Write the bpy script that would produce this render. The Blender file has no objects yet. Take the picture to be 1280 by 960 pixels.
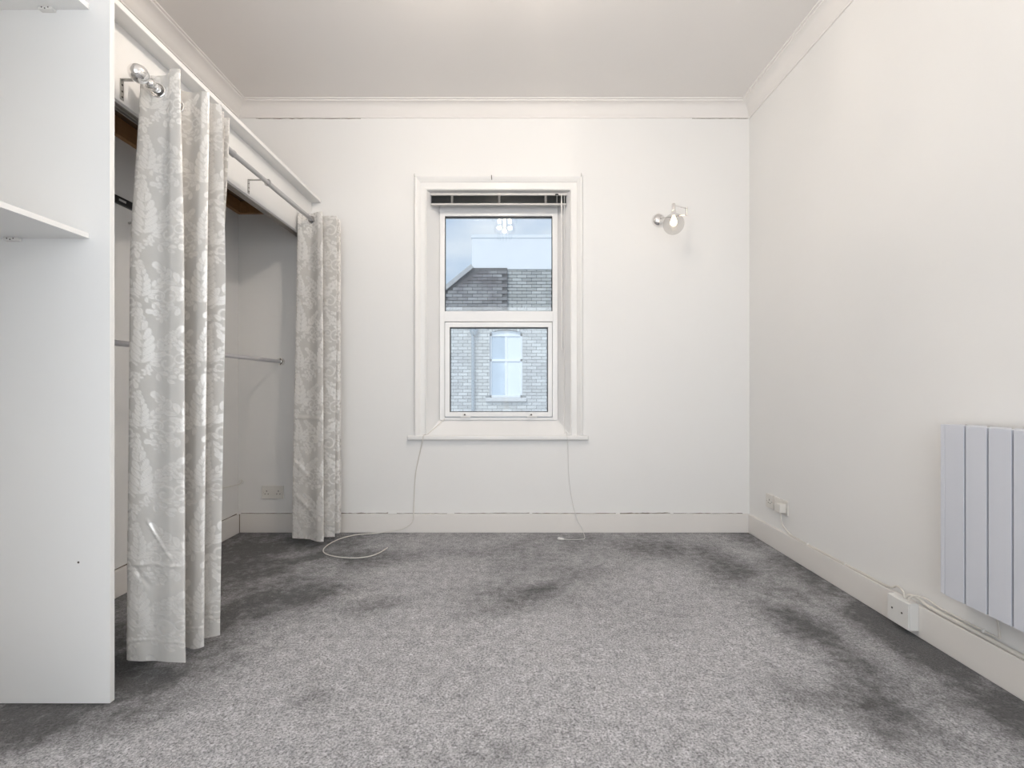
import bpy, bmesh, math, random
import numpy as np
from mathutils import Vector, Matrix

# ------------------------------------------------------------------ camera, sky, lights, exposure
SC = bpy.context.scene
COL = SC.collection
R = math.radians
F = 600.0                      # focal length in pixels of a 1280 wide frame
HY = 485.0                     # horizon row
CAMZ = 1.0
DB = 3.333                     # distance to the back wall

cam = bpy.data.cameras.new('camera')
cam.sensor_width = 36.0
cam.lens = F / 1280 * 36.0
cam.shift_y = (HY - 480.0) / 1280.0
cam.clip_start = 0.02
camo = bpy.data.objects.new('camera', cam)
COL.objects.link(camo)
camo.location = (0, 0, CAMZ)
camo.rotation_euler = (R(90), 0, 0)
SC.camera = camo

SC.view_settings.view_transform = 'Standard'
SC.view_settings.look = 'None'
SC.view_settings.gamma = 1.0
SC.view_settings.use_curve_mapping = False
SC.view_settings.exposure = 0.15

world = bpy.data.worlds.new('sky')
SC.world = world
world.use_nodes = True
wn, wl = world.node_tree.nodes, world.node_tree.links
wn.clear()
w_out = wn.new('ShaderNodeOutputWorld')
w_bg = wn.new('ShaderNodeBackground')
w_bg.inputs['Strength'].default_value = 0.95
w_tc = wn.new('ShaderNodeTexCoord')
w_map = wn.new('ShaderNodeMapping')
w_map.inputs['Scale'].default_value = (1.0, 1.0, 2.2)
w_no = wn.new('ShaderNodeTexNoise')
w_no.inputs['Scale'].default_value = 2.6
w_no.inputs['Detail'].default_value = 5
w_rp = wn.new('ShaderNodeValToRGB')
w_rp.color_ramp.elements[0].position = 0.42
w_rp.color_ramp.elements[0].color = (0.44, 0.59, 0.79, 1)
w_rp.color_ramp.elements[1].position = 0.66
w_rp.color_ramp.elements[1].color = (0.80, 0.87, 0.95, 1)
wl.new(w_tc.outputs['Generated'], w_map.inputs['Vector'])
wl.new(w_map.outputs['Vector'], w_no.inputs['Vector'])
wl.new(w_no.outputs['Fac'], w_rp.inputs['Fac'])
wl.new(w_rp.outputs['Color'], w_bg.inputs['Color'])
wl.new(w_bg.outputs['Background'], w_out.inputs['Surface'])


def lamp(name, kind, loc, power, color, rot=(0, 0, 0), **kw):
    d = bpy.data.lights.new(name, kind)
    d.energy = power
    d.color = color
    for k, v in kw.items():
        setattr(d, k, v)
    o = bpy.data.objects.new(name, d)
    COL.objects.link(o)
    o.location = loc
    o.rotation_euler = rot
    return o


SUN = lamp('sun', 'SUN', (0, -4, 12), 1.7, (1.0, 0.97, 0.92), (R(48), 0, R(-25)), angle=R(12))
# added fill light that washes the lower pane, set in a made-up rear window
SCONCE_POWER = 6.0             # the second wall lamp, used by its builder
REAR_FILL = lamp('added_rear_fill', 'AREA', (-0.1, -1.36, 1.47), 46.0, (0.93, 0.97, 1.0), (R(90), 0, 0),
           shape='RECTANGLE', size=2.6, size_y=1.86)
CHANDELIER_POWER = 16.5        # per bulb, three bulbs, used by the chandelier's builder

# ------------------------------------------------------------------ helpers


def P(px, py, y):
    """a point of the photograph's frame at distance y, in metres"""
    return Vector(((px - 640.0) * y / F, y, CAMZ + (HY - py) * y / F))


def FL(px, py, z=0.0):
    """a point on the carpet"""
    y = F * (CAMZ - z) / (py - HY)
    return Vector(((px - 640.0) * y / F, y, z))


def RW(px, py, x):
    """a point on a plane parallel to the right or left wall"""
    y = F * x / (px - 640.0)
    return Vector((x, y, CAMZ + (HY - py) * y / F))


def mat(name, color, rough=0.5, metal=0.0, spec=0.5, noise=0.0, nscale=20.0, bump=0.0, bscale=60.0,
        emit=None, estr=0.0, sheen=0.0, coat=0.0):
    m = bpy.data.materials.new(name)
    m.use_nodes = True
    n, l = m.node_tree.nodes, m.node_tree.links
    b = n['Principled BSDF']
    b.inputs['Base Color'].default_value = (*color, 1)
    b.inputs['Roughness'].default_value = rough
    b.inputs['Metallic'].default_value = metal
    b.inputs['Specular IOR Level'].default_value = spec
    if sheen:
        b.inputs['Sheen Weight'].default_value = sheen
    if coat:
        b.inputs['Coat Weight'].default_value = coat
    if emit:
        b.inputs['Emission Color'].default_value = (*emit, 1)
        b.inputs['Emission Strength'].default_value = estr
    tc = n.new('ShaderNodeTexCoord')
    if noise:
        t = n.new('ShaderNodeTexNoise')
        t.inputs['Scale'].default_value = nscale
        t.inputs['Detail'].default_value = 4
        mx = n.new('ShaderNodeMix')
        mx.data_type = 'RGBA'
        mx.inputs['A'].default_value = (*[c * (1 - noise) for c in color], 1)
        mx.inputs['B'].default_value = (*[min(1, c * (1 + noise)) for c in color], 1)
        l.new(tc.outputs['Object'], t.inputs['Vector'])
        l.new(t.outputs['Fac'], mx.inputs['Factor'])
        l.new(mx.outputs['Result'], b.inputs['Base Color'])
    if bump:
        t2 = n.new('ShaderNodeTexNoise')
        t2.inputs['Scale'].default_value = bscale
        t2.inputs['Detail'].default_value = 3
        bp = n.new('ShaderNodeBump')
        bp.inputs['Strength'].default_value = bump
        bp.inputs['Distance'].default_value = 0.01
        l.new(tc.outputs['Object'], t2.inputs['Vector'])
        l.new(t2.outputs['Fac'], bp.inputs['Height'])
        l.new(bp.outputs['Normal'], b.inputs['Normal'])
    return m


def glass_mat(name, tint=(1, 1, 1), ior=1.5, rough=0.0, even=0.0):
    """thin sheet glass: fresnel mix of a clear and a glossy layer"""
    m = bpy.data.materials.new(name)
    m.use_nodes = True
    n, l = m.node_tree.nodes, m.node_tree.links
    n.clear()
    out = n.new('ShaderNodeOutputMaterial')
    mx = n.new('ShaderNodeMixShader')
    tr = n.new('ShaderNodeBsdfTransparent')
    tr.inputs['Color'].default_value = (*tint, 1)
    gl = n.new('ShaderNodeBsdfGlossy')
    gl.inputs['Roughness'].default_value = rough
    fr = n.new('ShaderNodeFresnel')
    fr.inputs['IOR'].default_value = ior
    if even:
        mx.inputs[0].default_value = even
    else:
        l.new(fr.outputs[0], mx.inputs[0])
    l.new(tr.outputs[0], mx.inputs[1])
    l.new(gl.outputs[0], mx.inputs[2])
    l.new(mx.outputs[0], out.inputs['Surface'])
    return m


class MB:
    def __init__(self):
        self.bm = bmesh.new()

    def box(self, a, b, bevel=0.0, seg=2):
        a, b = Vector(a), Vector(b)
        lo = Vector([min(a[i], b[i]) for i in range(3)])
        hi = Vector([max(a[i], b[i]) for i in range(3)])
        v = [self.bm.verts.new((x, y, z)) for x in (lo.x, hi.x) for y in (lo.y, hi.y) for z in (lo.z, hi.z)]
        fs = [self.bm.faces.new([v[i] for i in q]) for q in
              ((0, 1, 3, 2), (4, 6, 7, 5), (0, 4, 5, 1), (2, 3, 7, 6), (0, 2, 6, 4), (1, 5, 7, 3))]
        if bevel:
            es = list({e for f in fs for e in f.edges})
            bmesh.ops.bevel(self.bm, geom=es, offset=bevel, segments=seg, profile=0.7, affect='EDGES')
        return self

    def prism(self, pts, d):
        """closed polygon pts (3-D) extruded along d"""
        d = Vector(d)
        a = [self.bm.verts.new(p) for p in pts]
        b = [self.bm.verts.new(Vector(p) + d) for p in pts]
        n = len(pts)
        self.bm.faces.new(a)
        self.bm.faces.new(b[::-1])
        for i in range(n):
            j = (i + 1) % n
            self.bm.faces.new((a[i], b[i], b[j], a[j]))
        return self

    def tube(self, pts, r, n=8, smooth=0, cap=True):
        pts = [Vector(p) for p in pts]
        if smooth:
            pts = spline(pts, smooth)
        rs = list(r) if isinstance(r, (list, tuple)) else [r] * len(pts)
        if len(rs) != len(pts):
            rs = list(np.interp(np.linspace(0, 1, len(pts)), np.linspace(0, 1, len(rs)), rs))
        t0 = (pts[1] - pts[0]).normalized()
        up = Vector((0, 0, 1)) if abs(t0.z) < 0.9 else Vector((1, 0, 0))
        u = t0.cross(up).normalized()
        rings = []
        for i, p in enumerate(pts):
            t = (pts[min(i + 1, len(pts) - 1)] - pts[max(i - 1, 0)]).normalized()
            u = (u - t * u.dot(t)).normalized()
            w = t.cross(u)
            rings.append([self.bm.verts.new(p + (u * math.cos(k * 2 * math.pi / n) + w * math.sin(k * 2 * math.pi / n)) * rs[i])
                          for k in range(n)])
        for a, b in zip(rings, rings[1:]):
            for k in range(n):
                self.bm.faces.new((a[k], a[(k + 1) % n], b[(k + 1) % n], b[k]))
        if cap:
            self.bm.faces.new(rings[0][::-1])
            self.bm.faces.new(rings[-1])
        return self

    def lathe(self, base, axis, prof, n=24, closed=False):
        """prof: (radius, height along axis) pairs"""
        base, axis = Vector(base), Vector(axis).normalized()
        up = Vector((0, 0, 1)) if abs(axis.z) < 0.9 else Vector((1, 0, 0))
        u = axis.cross(up).normalized()
        w = axis.cross(u)
        rings = []
        for r, h in prof:
            r = max(r, 1e-4)
            rings.append([self.bm.verts.new(base + axis * h + (u * math.cos(k * 2 * math.pi / n) + w * math.sin(k * 2 * math.pi / n)) * r)
                          for k in range(n)])
        pairs = list(zip(rings, rings[1:]))
        if closed:
            pairs.append((rings[-1], rings[0]))
        for a, b in pairs:
            for k in range(n):
                self.bm.faces.new((a[k], a[(k + 1) % n], b[(k + 1) % n], b[k]))
        if not closed:
            self.bm.faces.new(rings[0][::-1])
            self.bm.faces.new(rings[-1])
        return self

    def ball(self, c, r, stretch=(1, 1, 1), seg=20):
        m = Matrix.Translation(Vector(c)) @ Matrix.Diagonal((*stretch, 1))
        bmesh.ops.create_uvsphere(self.bm, u_segments=seg, v_segments=seg // 2, radius=r, matrix=m)
        return self

    def ring(self, c, axis, R0, r, n=24, k=8):
        prof = [(R0 + r * math.cos(a * 2 * math.pi / k), r * math.sin(a * 2 * math.pi / k)) for a in range(k)]
        return self.lathe(c, axis, prof, n, closed=True)

    def build(self, name, m, parent=None, smooth=False, angle=40):
        bmesh.ops.recalc_face_normals(self.bm, faces=self.bm.faces)
        me = bpy.data.meshes.new(name)
        self.bm.to_mesh(me)
        self.bm.free()
        return link(name, me, m, parent, smooth, angle)


def link(name, me, m, parent=None, smooth=False, angle=40):
    if m is not None:
        me.materials.append(m)
    o = bpy.data.objects.new(name, me)
    COL.objects.link(o)
    if parent is not None:
        o.parent = parent
        o.matrix_parent_inverse = Matrix.Translation(-parent_loc(parent))
    if smooth:
        me.shade_smooth()
        me.set_sharp_from_angle(angle=R(angle))
    return o


def parent_loc(o):
    v = Vector(o.location)
    while o.parent is not None:
        v = v + o.matrix_parent_inverse.translation
        o = o.parent
        v = v + Vector(o.location)
    return v


def spline(pts, k):
    out = []
    n = len(pts)
    for i in range(n - 1):
        p0, p1, p2, p3 = pts[max(i - 1, 0)], pts[i], pts[i + 1], pts[min(i + 2, n - 1)]
        for j in range(k):
            t = j / k
            out.append(0.5 * ((2 * p1) + (p2 - p0) * t + (2 * p0 - 5 * p1 + 4 * p2 - p3) * t * t
                              + (3 * p1 - p0 - 3 * p2 + p3) * t ** 3))
    out.append(pts[-1])
    return out


def tag(o, label=None, cat=None, group=None, kind=None):
    for k, v in (('label', label), ('category', cat), ('group', group), ('kind', kind)):
        if v:
            o[k] = v
    return o


def thing(name, loc, label, cat, group=None, kind=None):
    o = bpy.data.objects.new(name, None)
    COL.objects.link(o)
    o.location = loc
    o.empty_display_size = 0.05
    return tag(o, label, cat, group, kind)


def struct(name, o_label, o):
    o['kind'] = 'structure'
    o['label'] = o_label
    return o


# ------------------------------------------------------------------ materials
M = {}
M['wall'] = mat('wall_paint', (0.87, 0.862, 0.85), 0.45, spec=0.35, noise=0.012, nscale=3, bump=0.06, bscale=9)
M['ceiling'] = mat('ceiling_paint', (0.89, 0.86, 0.835), 0.8, noise=0.01, nscale=4)
M['gloss'] = mat('white_gloss_paint', (0.87, 0.86, 0.845), 0.3, noise=0.01, nscale=8, bump=0.04, bscale=25)
M['skirting'] = mat('skirting_paint', (0.83, 0.80, 0.77), 0.4, noise=0.02, nscale=6, bump=0.05, bscale=30)
M['upvc'] = mat('white_plastic_frame', (0.88, 0.875, 0.87), 0.25, noise=0.005, nscale=6)
M['plastic'] = mat('white_plastic', (0.80, 0.79, 0.77), 0.35, noise=0.01, nscale=30)
M['oldplastic'] = mat('aged_white_plastic', (0.78, 0.755, 0.71), 0.4, noise=0.03, nscale=30)
M['melamine'] = mat('white_melamine', (0.85, 0.85, 0.845), 0.4, noise=0.008, nscale=5)
M['edge'] = mat('white_edge_banding', (0.86, 0.86, 0.85), 0.3, noise=0.005, nscale=9)
M['chrome'] = mat('chrome', (0.86, 0.85, 0.84), 0.06, metal=1.0, noise=0.02, nscale=20)
M['steel'] = mat('brushed_steel', (0.55, 0.54, 0.55), 0.34, metal=0.85, noise=0.06, nscale=60)
M['whitepole'] = mat('white_coated_tube', (0.62, 0.61, 0.63), 0.35, noise=0.02, nscale=30)
M['zinc'] = mat('zinc_bracket', (0.55, 0.54, 0.52), 0.4, metal=0.8, noise=0.08, nscale=90)
M['dark'] = mat('dark_void', (0.02, 0.02, 0.02), 0.7, noise=0.1)
M['black'] = mat('black_metal', (0.012, 0.012, 0.013), 0.35, noise=0.2, nscale=40)
M['sticker'] = mat('silver_sticker', (0.6, 0.6, 0.6), 0.4, noise=0.15, nscale=200)
M['trackgrey'] = mat('grey_aluminium_track', (0.42, 0.39, 0.36), 0.4, metal=0.3, noise=0.1, nscale=30)
M['crack'] = mat('crack_shadow_line', (0.16, 0.12, 0.09), 0.9, noise=0.3, nscale=60)
M['radiator'] = mat('radiator_enamel', (0.66, 0.68, 0.74), 0.35, noise=0.006, nscale=4)
M['raddark'] = mat('radiator_inside', (0.03, 0.03, 0.06), 0.6, noise=0.1)
M['cable'] = mat('white_cable', (0.74, 0.71, 0.66), 0.45, noise=0.02, nscale=40)
M['cord'] = mat('blind_cord', (0.72, 0.71, 0.69), 0.7, noise=0.05, nscale=300)
M['slat'] = mat('dark_slat', (0.035, 0.04, 0.04), 0.3, noise=0.25, nscale=12)
M['rail'] = mat('pale_metal_rail', (0.62, 0.60, 0.58), 0.35, noise=0.02, nscale=12)
M['tape'] = mat('grey_ladder_tape', (0.30, 0.29, 0.28), 0.7, noise=0.15, nscale=150)
M['screw'] = mat('dark_screw', (0.10, 0.09, 0.08), 0.5, metal=0.5, noise=0.1)
M['glass'] = glass_mat('window_glass', (0.955, 0.975, 0.985), 1.62)
M['globe'] = glass_mat('ribbed_globe_glass', (0.895, 0.89, 0.885), 1.2, 0.25, 0.07)
M['crystal'] = glass_mat('crystal_drops', (0.97, 0.97, 0.97), 2.0, 0.02)
M['bulb'] = mat('lit_bulb', (1, 0.9, 0.75), 0.3, emit=(1.0, 0.80, 0.55), estr=4.0)
M['bulb2'] = mat('lit_chandelier_bulb', (1, 0.9, 0.75), 0.3, emit=(1.0, 0.82, 0.55), estr=30.0)


def wood_mat(name, c0, c1):
    m = mat(name, c0, 0.55)
    n, l = m.node_tree.nodes, m.node_tree.links
    tc = n.new('ShaderNodeTexCoord')
    mp = n.new('ShaderNodeMapping')
    mp.inputs['Scale'].default_value = (14, 1.2, 14)
    t = n.new('ShaderNodeTexNoise')
    t.inputs['Scale'].default_value = 3.0
    t.inputs['Detail'].default_value = 6
    mx = n.new('ShaderNodeMix')
    mx.data_type = 'RGBA'
    mx.inputs['A'].default_value = (*c0, 1)
    mx.inputs['B'].default_value = (*c1, 1)
    l.new(tc.outputs['Object'], mp.inputs['Vector'])
    l.new(mp.outputs['Vector'], t.inputs['Vector'])
    l.new(t.outputs['Fac'], mx.inputs['Factor'])
    l.new(mx.outputs['Result'], n['Principled BSDF'].inputs['Base Color'])
    return m


M['darkwood'] = wood_mat('dark_brown_board', (0.085, 0.045, 0.024), (0.16, 0.088, 0.045))
M['midwood'] = wood_mat('brown_batten_wood', (0.27, 0.135, 0.055), (0.46, 0.26, 0.115))


def carpet_mat():
    m = bpy.data.materials.new('grey_cut_pile_carpet')
    m.use_nodes = True
    n, l = m.node_tree.nodes, m.node_tree.links
    b = n['Principled BSDF']
    b.inputs['Roughness'].default_value = 0.95
    b.inputs['Specular IOR Level'].default_value = 0.1
    b.inputs['Sheen Weight'].default_value = 0.25
    b.inputs['Sheen Roughness'].default_value = 0.6
    at = n.new('ShaderNodeAttribute')
    at.attribute_name = 'pile'
    tc = n.new('ShaderNodeTexCoord')
    # frayed edges of the dark patches
    n1 = n.new('ShaderNodeTexNoise')
    n1.inputs['Scale'].default_value = 22
    n1.inputs['Detail'].default_value = 7
    n1.inputs['Roughness'].default_value = 0.68
    l.new(tc.outputs['Object'], n1.inputs['Vector'])
    ma = n.new('ShaderNodeMath')
    ma.operation = 'MULTIPLY_ADD'
    ma.inputs[1].default_value = 1.5
    l.new(n1.outputs['Fac'], ma.inputs[0])
    l.new(at.outputs['Fac'], ma.inputs[2])
    mh = n.new('ShaderNodeMath')
    mh.operation = 'MULTIPLY'
    mh.inputs[1].default_value = 0.62
    l.new(ma.outputs[0], mh.inputs[0])
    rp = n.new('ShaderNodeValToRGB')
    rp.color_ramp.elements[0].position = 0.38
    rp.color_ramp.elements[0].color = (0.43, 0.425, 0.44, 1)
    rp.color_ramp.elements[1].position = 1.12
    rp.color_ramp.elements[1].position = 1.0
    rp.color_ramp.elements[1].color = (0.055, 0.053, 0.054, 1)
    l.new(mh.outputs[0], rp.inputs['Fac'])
    # tuft speckle
    n2 = n.new('ShaderNodeTexNoise')
    n2.inputs['Scale'].default_value = 140
    n2.inputs['Detail'].default_value = 4
    n2.inputs['Roughness'].default_value = 0.85
    l.new(tc.outputs['Object'], n2.inputs['Vector'])
    r2 = n.new('ShaderNodeValToRGB')
    r2.color_ramp.elements[0].position = 0.33
    r2.color_ramp.elements[0].color = (0.14, 0.14, 0.14, 1)
    r2.color_ramp.elements[1].position = 0.68
    r2.color_ramp.elements[1].color = (1.95, 1.95, 1.95, 1)
    l.new(n2.outputs['Fac'], r2.inputs['Fac'])
    mx = n.new('ShaderNodeMix')
    mx.data_type = 'RGBA'
    mx.blend_type = 'MULTIPLY'
    mx.inputs['Factor'].default_value = 1.0
    l.new(rp.outputs['Color'], mx.inputs['A'])
    l.new(r2.outputs['Color'], mx.inputs['B'])
    l.new(mx.outputs['Result'], b.inputs['Base Color'])
    bp = n.new('ShaderNodeBump')
    bp.inputs['Strength'].default_value = 0.55
    bp.inputs['Distance'].default_value = 0.006
    l.new(n2.outputs['Fac'], bp.inputs['Height'])
    l.new(bp.outputs['Normal'], b.inputs['Normal'])
    return m


def damask_mat():
    m = bpy.data.materials.new('silver_damask_cloth')
    m.use_nodes = True
    n, l = m.node_tree.nodes, m.node_tree.links
    b = n['Principled BSDF']
    b.inputs['Sheen Weight'].default_value = 0.2
    at = n.new('ShaderNodeAttribute')
    at.attribute_name = 'damask'
    mx = n.new('ShaderNodeMix')
    mx.data_type = 'RGBA'
    mx.inputs['A'].default_value = (0.64, 0.62, 0.59, 1)
    mx.inputs['B'].default_value = (0.92, 0.90, 0.87, 1)
    l.new(at.outputs['Fac'], mx.inputs['Factor'])
    # thread grain
    tc = n.new('ShaderNodeTexCoord')
    mp = n.new('ShaderNodeMapping')
    mp.inputs['Scale'].default_value = (500, 500, 900)
    t = n.new('ShaderNodeTexNoise')
    t.inputs['Scale'].default_value = 1.0
    l.new(tc.outputs['Object'], mp.inputs['Vector'])
    l.new(mp.outputs['Vector'], t.inputs['Vector'])
    m2 = n.new('ShaderNodeMix')
    m2.data_type = 'RGBA'
    m2.blend_type = 'MULTIPLY'
    m2.inputs['Factor'].default_value = 0.22
    l.new(mx.outputs['Result'], m2.inputs['A'])
    l.new(t.outputs['Fac'], m2.inputs['B'])
    l.new(m2.outputs['Result'], b.inputs['Base Color'])
    mr = n.new('ShaderNodeMapRange')
    mr.inputs['To Min'].default_value = 0.05
    mr.inputs['To Max'].default_value = 0.48
    l.new(at.outputs['Fac'], mr.inputs['Value'])
    l.new(mr.outputs['Result'], b.inputs['Metallic'])
    rr = n.new('ShaderNodeMapRange')
    rr.inputs['To Min'].default_value = 0.62
    rr.inputs['To Max'].default_value = 0.46
    l.new(at.outputs['Fac'], rr.inputs['Value'])
    l.new(rr.outputs['Result'], b.inputs['Roughness'])
    bp = n.new('ShaderNodeBump')
    bp.inputs['Strength'].default_value = 0.25
    bp.inputs['Distance'].default_value = 0.002
    l.new(at.outputs['Fac'], bp.inputs['Height'])
    l.new(bp.outputs['Normal'], b.inputs['Normal'])
    return m


def brick_mat(name, c, var, stain):
    m = mat(name, c, 0.9, bump=0.3, bscale=60)
    n, l = m.node_tree.nodes, m.node_tree.links
    oi = n.new('ShaderNodeObjectInfo')
    gi = n.new('ShaderNodeNewGeometry')
    rd = n.new('ShaderNodeMath')
    rd.operation = 'ADD'
    l.new(oi.outputs['Random'], rd.inputs[0])
    l.new(gi.outputs['Random Per Island'], rd.inputs[1])
    fr = n.new('ShaderNodeMath')
    fr.operation = 'FRACT'
    l.new(rd.outputs[0], fr.inputs[0])
    mx = n.new('ShaderNodeMix')
    mx.data_type = 'RGBA'
    mx.inputs['A'].default_value = (*[x * (1 - var) for x in c], 1)
    mx.inputs['B'].default_value = (*[min(1, x * (1 + var)) for x in c], 1)
    l.new(fr.outputs[0], mx.inputs['Factor'])
    t = n.new('ShaderNodeTexNoise')
    t.inputs['Scale'].default_value = 1.6
    t.inputs['Detail'].default_value = 5
    l.new(gi.outputs['Position'], t.inputs['Vector'])
    rp = n.new('ShaderNodeValToRGB')
    rp.color_ramp.elements[0].position = 0.38
    rp.color_ramp.elements[0].color = (*stain, 1)
    rp.color_ramp.elements[1].position = 0.55
    rp.color_ramp.elements[1].color = (1, 1, 1, 1)
    l.new(t.outputs['Fac'], rp.inputs['Fac'])
    m2 = n.new('ShaderNodeMix')
    m2.data_type = 'RGBA'
    m2.blend_type = 'MULTIPLY'
    m2.inputs['Factor'].default_value = 1.0
    l.new(mx.outputs['Result'], m2.inputs['A'])
    l.new(rp.outputs['Color'], m2.inputs['B'])
    l.new(m2.outputs['Result'], n['Principled BSDF'].inputs['Base Color'])
    return m


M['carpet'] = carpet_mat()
M['damask'] = damask_mat()
M['brick'] = brick_mat('pale_stock_brick', (0.50, 0.51, 0.495), 0.18, (0.86, 0.86, 0.88))
M['darkbrick'] = brick_mat('weathered_dark_brick', (0.33, 0.33, 0.335), 0.28, (0.55, 0.52, 0.55))
M['mortar'] = mat('mortar', (0.20, 0.215, 0.22), 0.95, noise=0.1, nscale=8)
M['darkmortar'] = mat('dark_mortar', (0.15, 0.15, 0.155), 0.95, noise=0.15, nscale=8)
M['render'] = mat('white_rendered_wall', (0.86, 0.88, 0.90), 0.9, noise=0.06, nscale=3)
M['coping'] = mat('stone_coping', (0.50, 0.50, 0.50), 0.9, noise=0.12, nscale=9)
M['farframe'] = mat('far_window_paint', (0.74, 0.79, 0.83), 0.5, noise=0.03)
M['farglass'] = mat('far_window_glass', (0.40, 0.50, 0.60), 0.08, noise=0.1, nscale=2)
M['blindfar'] = mat('far_window_blind', (0.68, 0.74, 0.79), 0.7, noise=0.04, nscale=5)
M['pipe'] = mat('grey_downpipe_paint', (0.22, 0.27, 0.31), 0.5, noise=0.15, nscale=6)
M['concrete'] = mat('yard_concrete', (0.36, 0.36, 0.35), 0.95, noise=0.15, nscale=2)

# ------------------------------------------------------------------ room shell
XL, XR, YR, ZC = -1.90, 1.65, -1.40, 2.96
WX0, WX1, WZ0, WZ1 = -0.60, 0.413, 0.645, 2.378          # hole for window_1

b = MB()
T = 0.30
b.box((XL - T, DB, -0.1), (WX0, DB + T, ZC + 0.1))
b.box((WX1, DB, -0.1), (XR + T, DB + T, ZC + 0.1))
b.box((WX0, DB, -0.1), (WX1, DB + T, WZ0))
b.box((WX0, DB, WZ1), (WX1, DB + T, ZC + 0.1))
wall_back = struct('wall_back', 'white painted wall with the sash window in it', b.build('wall_back', M['wall']))
struct('wall_left', 'white painted wall behind the wardrobe alcove',
       MB().box((XL - T, YR, -0.1), (XL, DB, ZC + 0.1)).build('wall_left', M['wall']))
struct('wall_right', 'white painted wall carrying the panel radiator',
       MB().box((XR, YR, -0.1), (XR + T, DB, ZC + 0.1)).build('wall_right', M['wall']))
b = MB()                                                  # wall behind the camera with an added opening for the fill light
RX0, RX1, RZ0, RZ1 = -1.4, 1.2, 0.54, 2.4
b.box((XL - T, YR - T, -0.1), (RX0, YR, ZC + 0.1))
b.box((RX1, YR - T, -0.1), (XR + T, YR, ZC + 0.1))
b.box((RX0, YR - T, -0.1), (RX1, YR, RZ0))
b.box((RX0, YR - T, RZ1), (RX1, YR, ZC + 0.1))
struct('wall_front', 'white painted wall behind the viewpoint', b.build('wall_front', M['wall']))
struct('ceiling', 'flat off-white painted ceiling',
       MB().box((XL, YR, ZC), (XR, DB, ZC + 0.1)).build('ceiling', M['ceiling']))

# floor: carpet as a fine grid, the way its pile lies and a painted shadow kept in an attribute
rng = np.random.default_rng(7)


def vnoise(x, y, seed):
    g = np.random.default_rng(seed).random((64, 64))
    xi, yi = np.floor(x).astype(int), np.floor(y).astype(int)
    fx, fy = x - xi, y - yi
    fx, fy = fx * fx * (3 - 2 * fx), fy * fy * (3 - 2 * fy)
    a, b_, c, d = g[xi % 64, yi % 64], g[(xi + 1) % 64, yi % 64], g[xi % 64, (yi + 1) % 64], g[(xi + 1) % 64, (yi + 1) % 64]
    return (a * (1 - fx) + b_ * fx) * (1 - fy) + (c * (1 - fx) + d * fx) * fy


def grid_mesh(name, X, Y, Z, hole=None):
    nv, nu = X.shape
    me = bpy.data.meshes.new(name)
    me.vertices.add(nu * nv)
    me.vertices.foreach_set('co', np.stack([X, Y, Z], -1).reshape(-1).astype(np.float32))
    i = np.arange(nu * nv).reshape(nv, nu)
    q = np.stack([i[:-1, :-1], i[:-1, 1:], i[1:, 1:], i[1:, :-1]], -1).reshape(-1, 4)
    if hole is not None:
        q = q[~hole.reshape(-1)[q].any(axis=1)]
    me.loops.add(q.size)
    me.loops.foreach_set('vertex_index', q.reshape(-1).astype(np.int32))
    me.polygons.add(len(q))
    me.polygons.foreach_set('loop_start', (np.arange(len(q)) * 4).astype(np.int32))
    me.update(calc_edges=True)
    me.validate()
    return me


gx = np.linspace(XL, XR, 178)
gy = np.linspace(YR, DB, 238)
GX, GY = np.meshgrid(gx, gy)


def blob(cx, cy, sx, sy, rot, amp):
    c, s = math.cos(R(rot)), math.sin(R(rot))
    dx, dy = GX - cx, GY - cy
    u, v = (dx * c + dy * s) / sx, (-dx * s + dy * c) / sy
    return amp * np.exp(-(u * u + v * v))


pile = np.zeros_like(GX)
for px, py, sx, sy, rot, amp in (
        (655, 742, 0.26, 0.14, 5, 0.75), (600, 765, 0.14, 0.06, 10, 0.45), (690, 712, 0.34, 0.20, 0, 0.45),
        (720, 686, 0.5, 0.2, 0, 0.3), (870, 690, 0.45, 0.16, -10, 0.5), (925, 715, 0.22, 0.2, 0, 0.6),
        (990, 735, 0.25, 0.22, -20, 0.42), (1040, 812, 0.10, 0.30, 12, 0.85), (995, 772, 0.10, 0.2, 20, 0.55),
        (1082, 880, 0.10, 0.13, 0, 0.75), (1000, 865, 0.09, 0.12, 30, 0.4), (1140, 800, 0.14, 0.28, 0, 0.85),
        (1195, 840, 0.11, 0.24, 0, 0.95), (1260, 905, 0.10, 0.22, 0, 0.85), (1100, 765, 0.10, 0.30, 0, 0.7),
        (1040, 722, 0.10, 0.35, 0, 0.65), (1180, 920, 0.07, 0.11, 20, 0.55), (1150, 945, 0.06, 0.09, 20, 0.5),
        (330, 700, 0.45, 0.45, 0, 0.85), (250, 790, 0.22, 0.55, -15, 0.8), (170, 850, 0.20, 0.22, 0, 0.6),  # patch at the near curtain's foot is a shadow painted in
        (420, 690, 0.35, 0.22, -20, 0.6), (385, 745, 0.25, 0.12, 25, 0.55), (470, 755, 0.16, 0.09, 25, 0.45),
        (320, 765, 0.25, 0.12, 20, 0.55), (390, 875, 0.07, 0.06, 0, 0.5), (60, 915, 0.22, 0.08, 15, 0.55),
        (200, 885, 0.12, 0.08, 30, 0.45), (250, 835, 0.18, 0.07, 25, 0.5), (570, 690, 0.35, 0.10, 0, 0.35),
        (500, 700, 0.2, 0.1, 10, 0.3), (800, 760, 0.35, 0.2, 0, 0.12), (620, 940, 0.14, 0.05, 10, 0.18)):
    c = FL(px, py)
    pile += blob(c.x, c.y, sx, sy, rot, amp)
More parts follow.
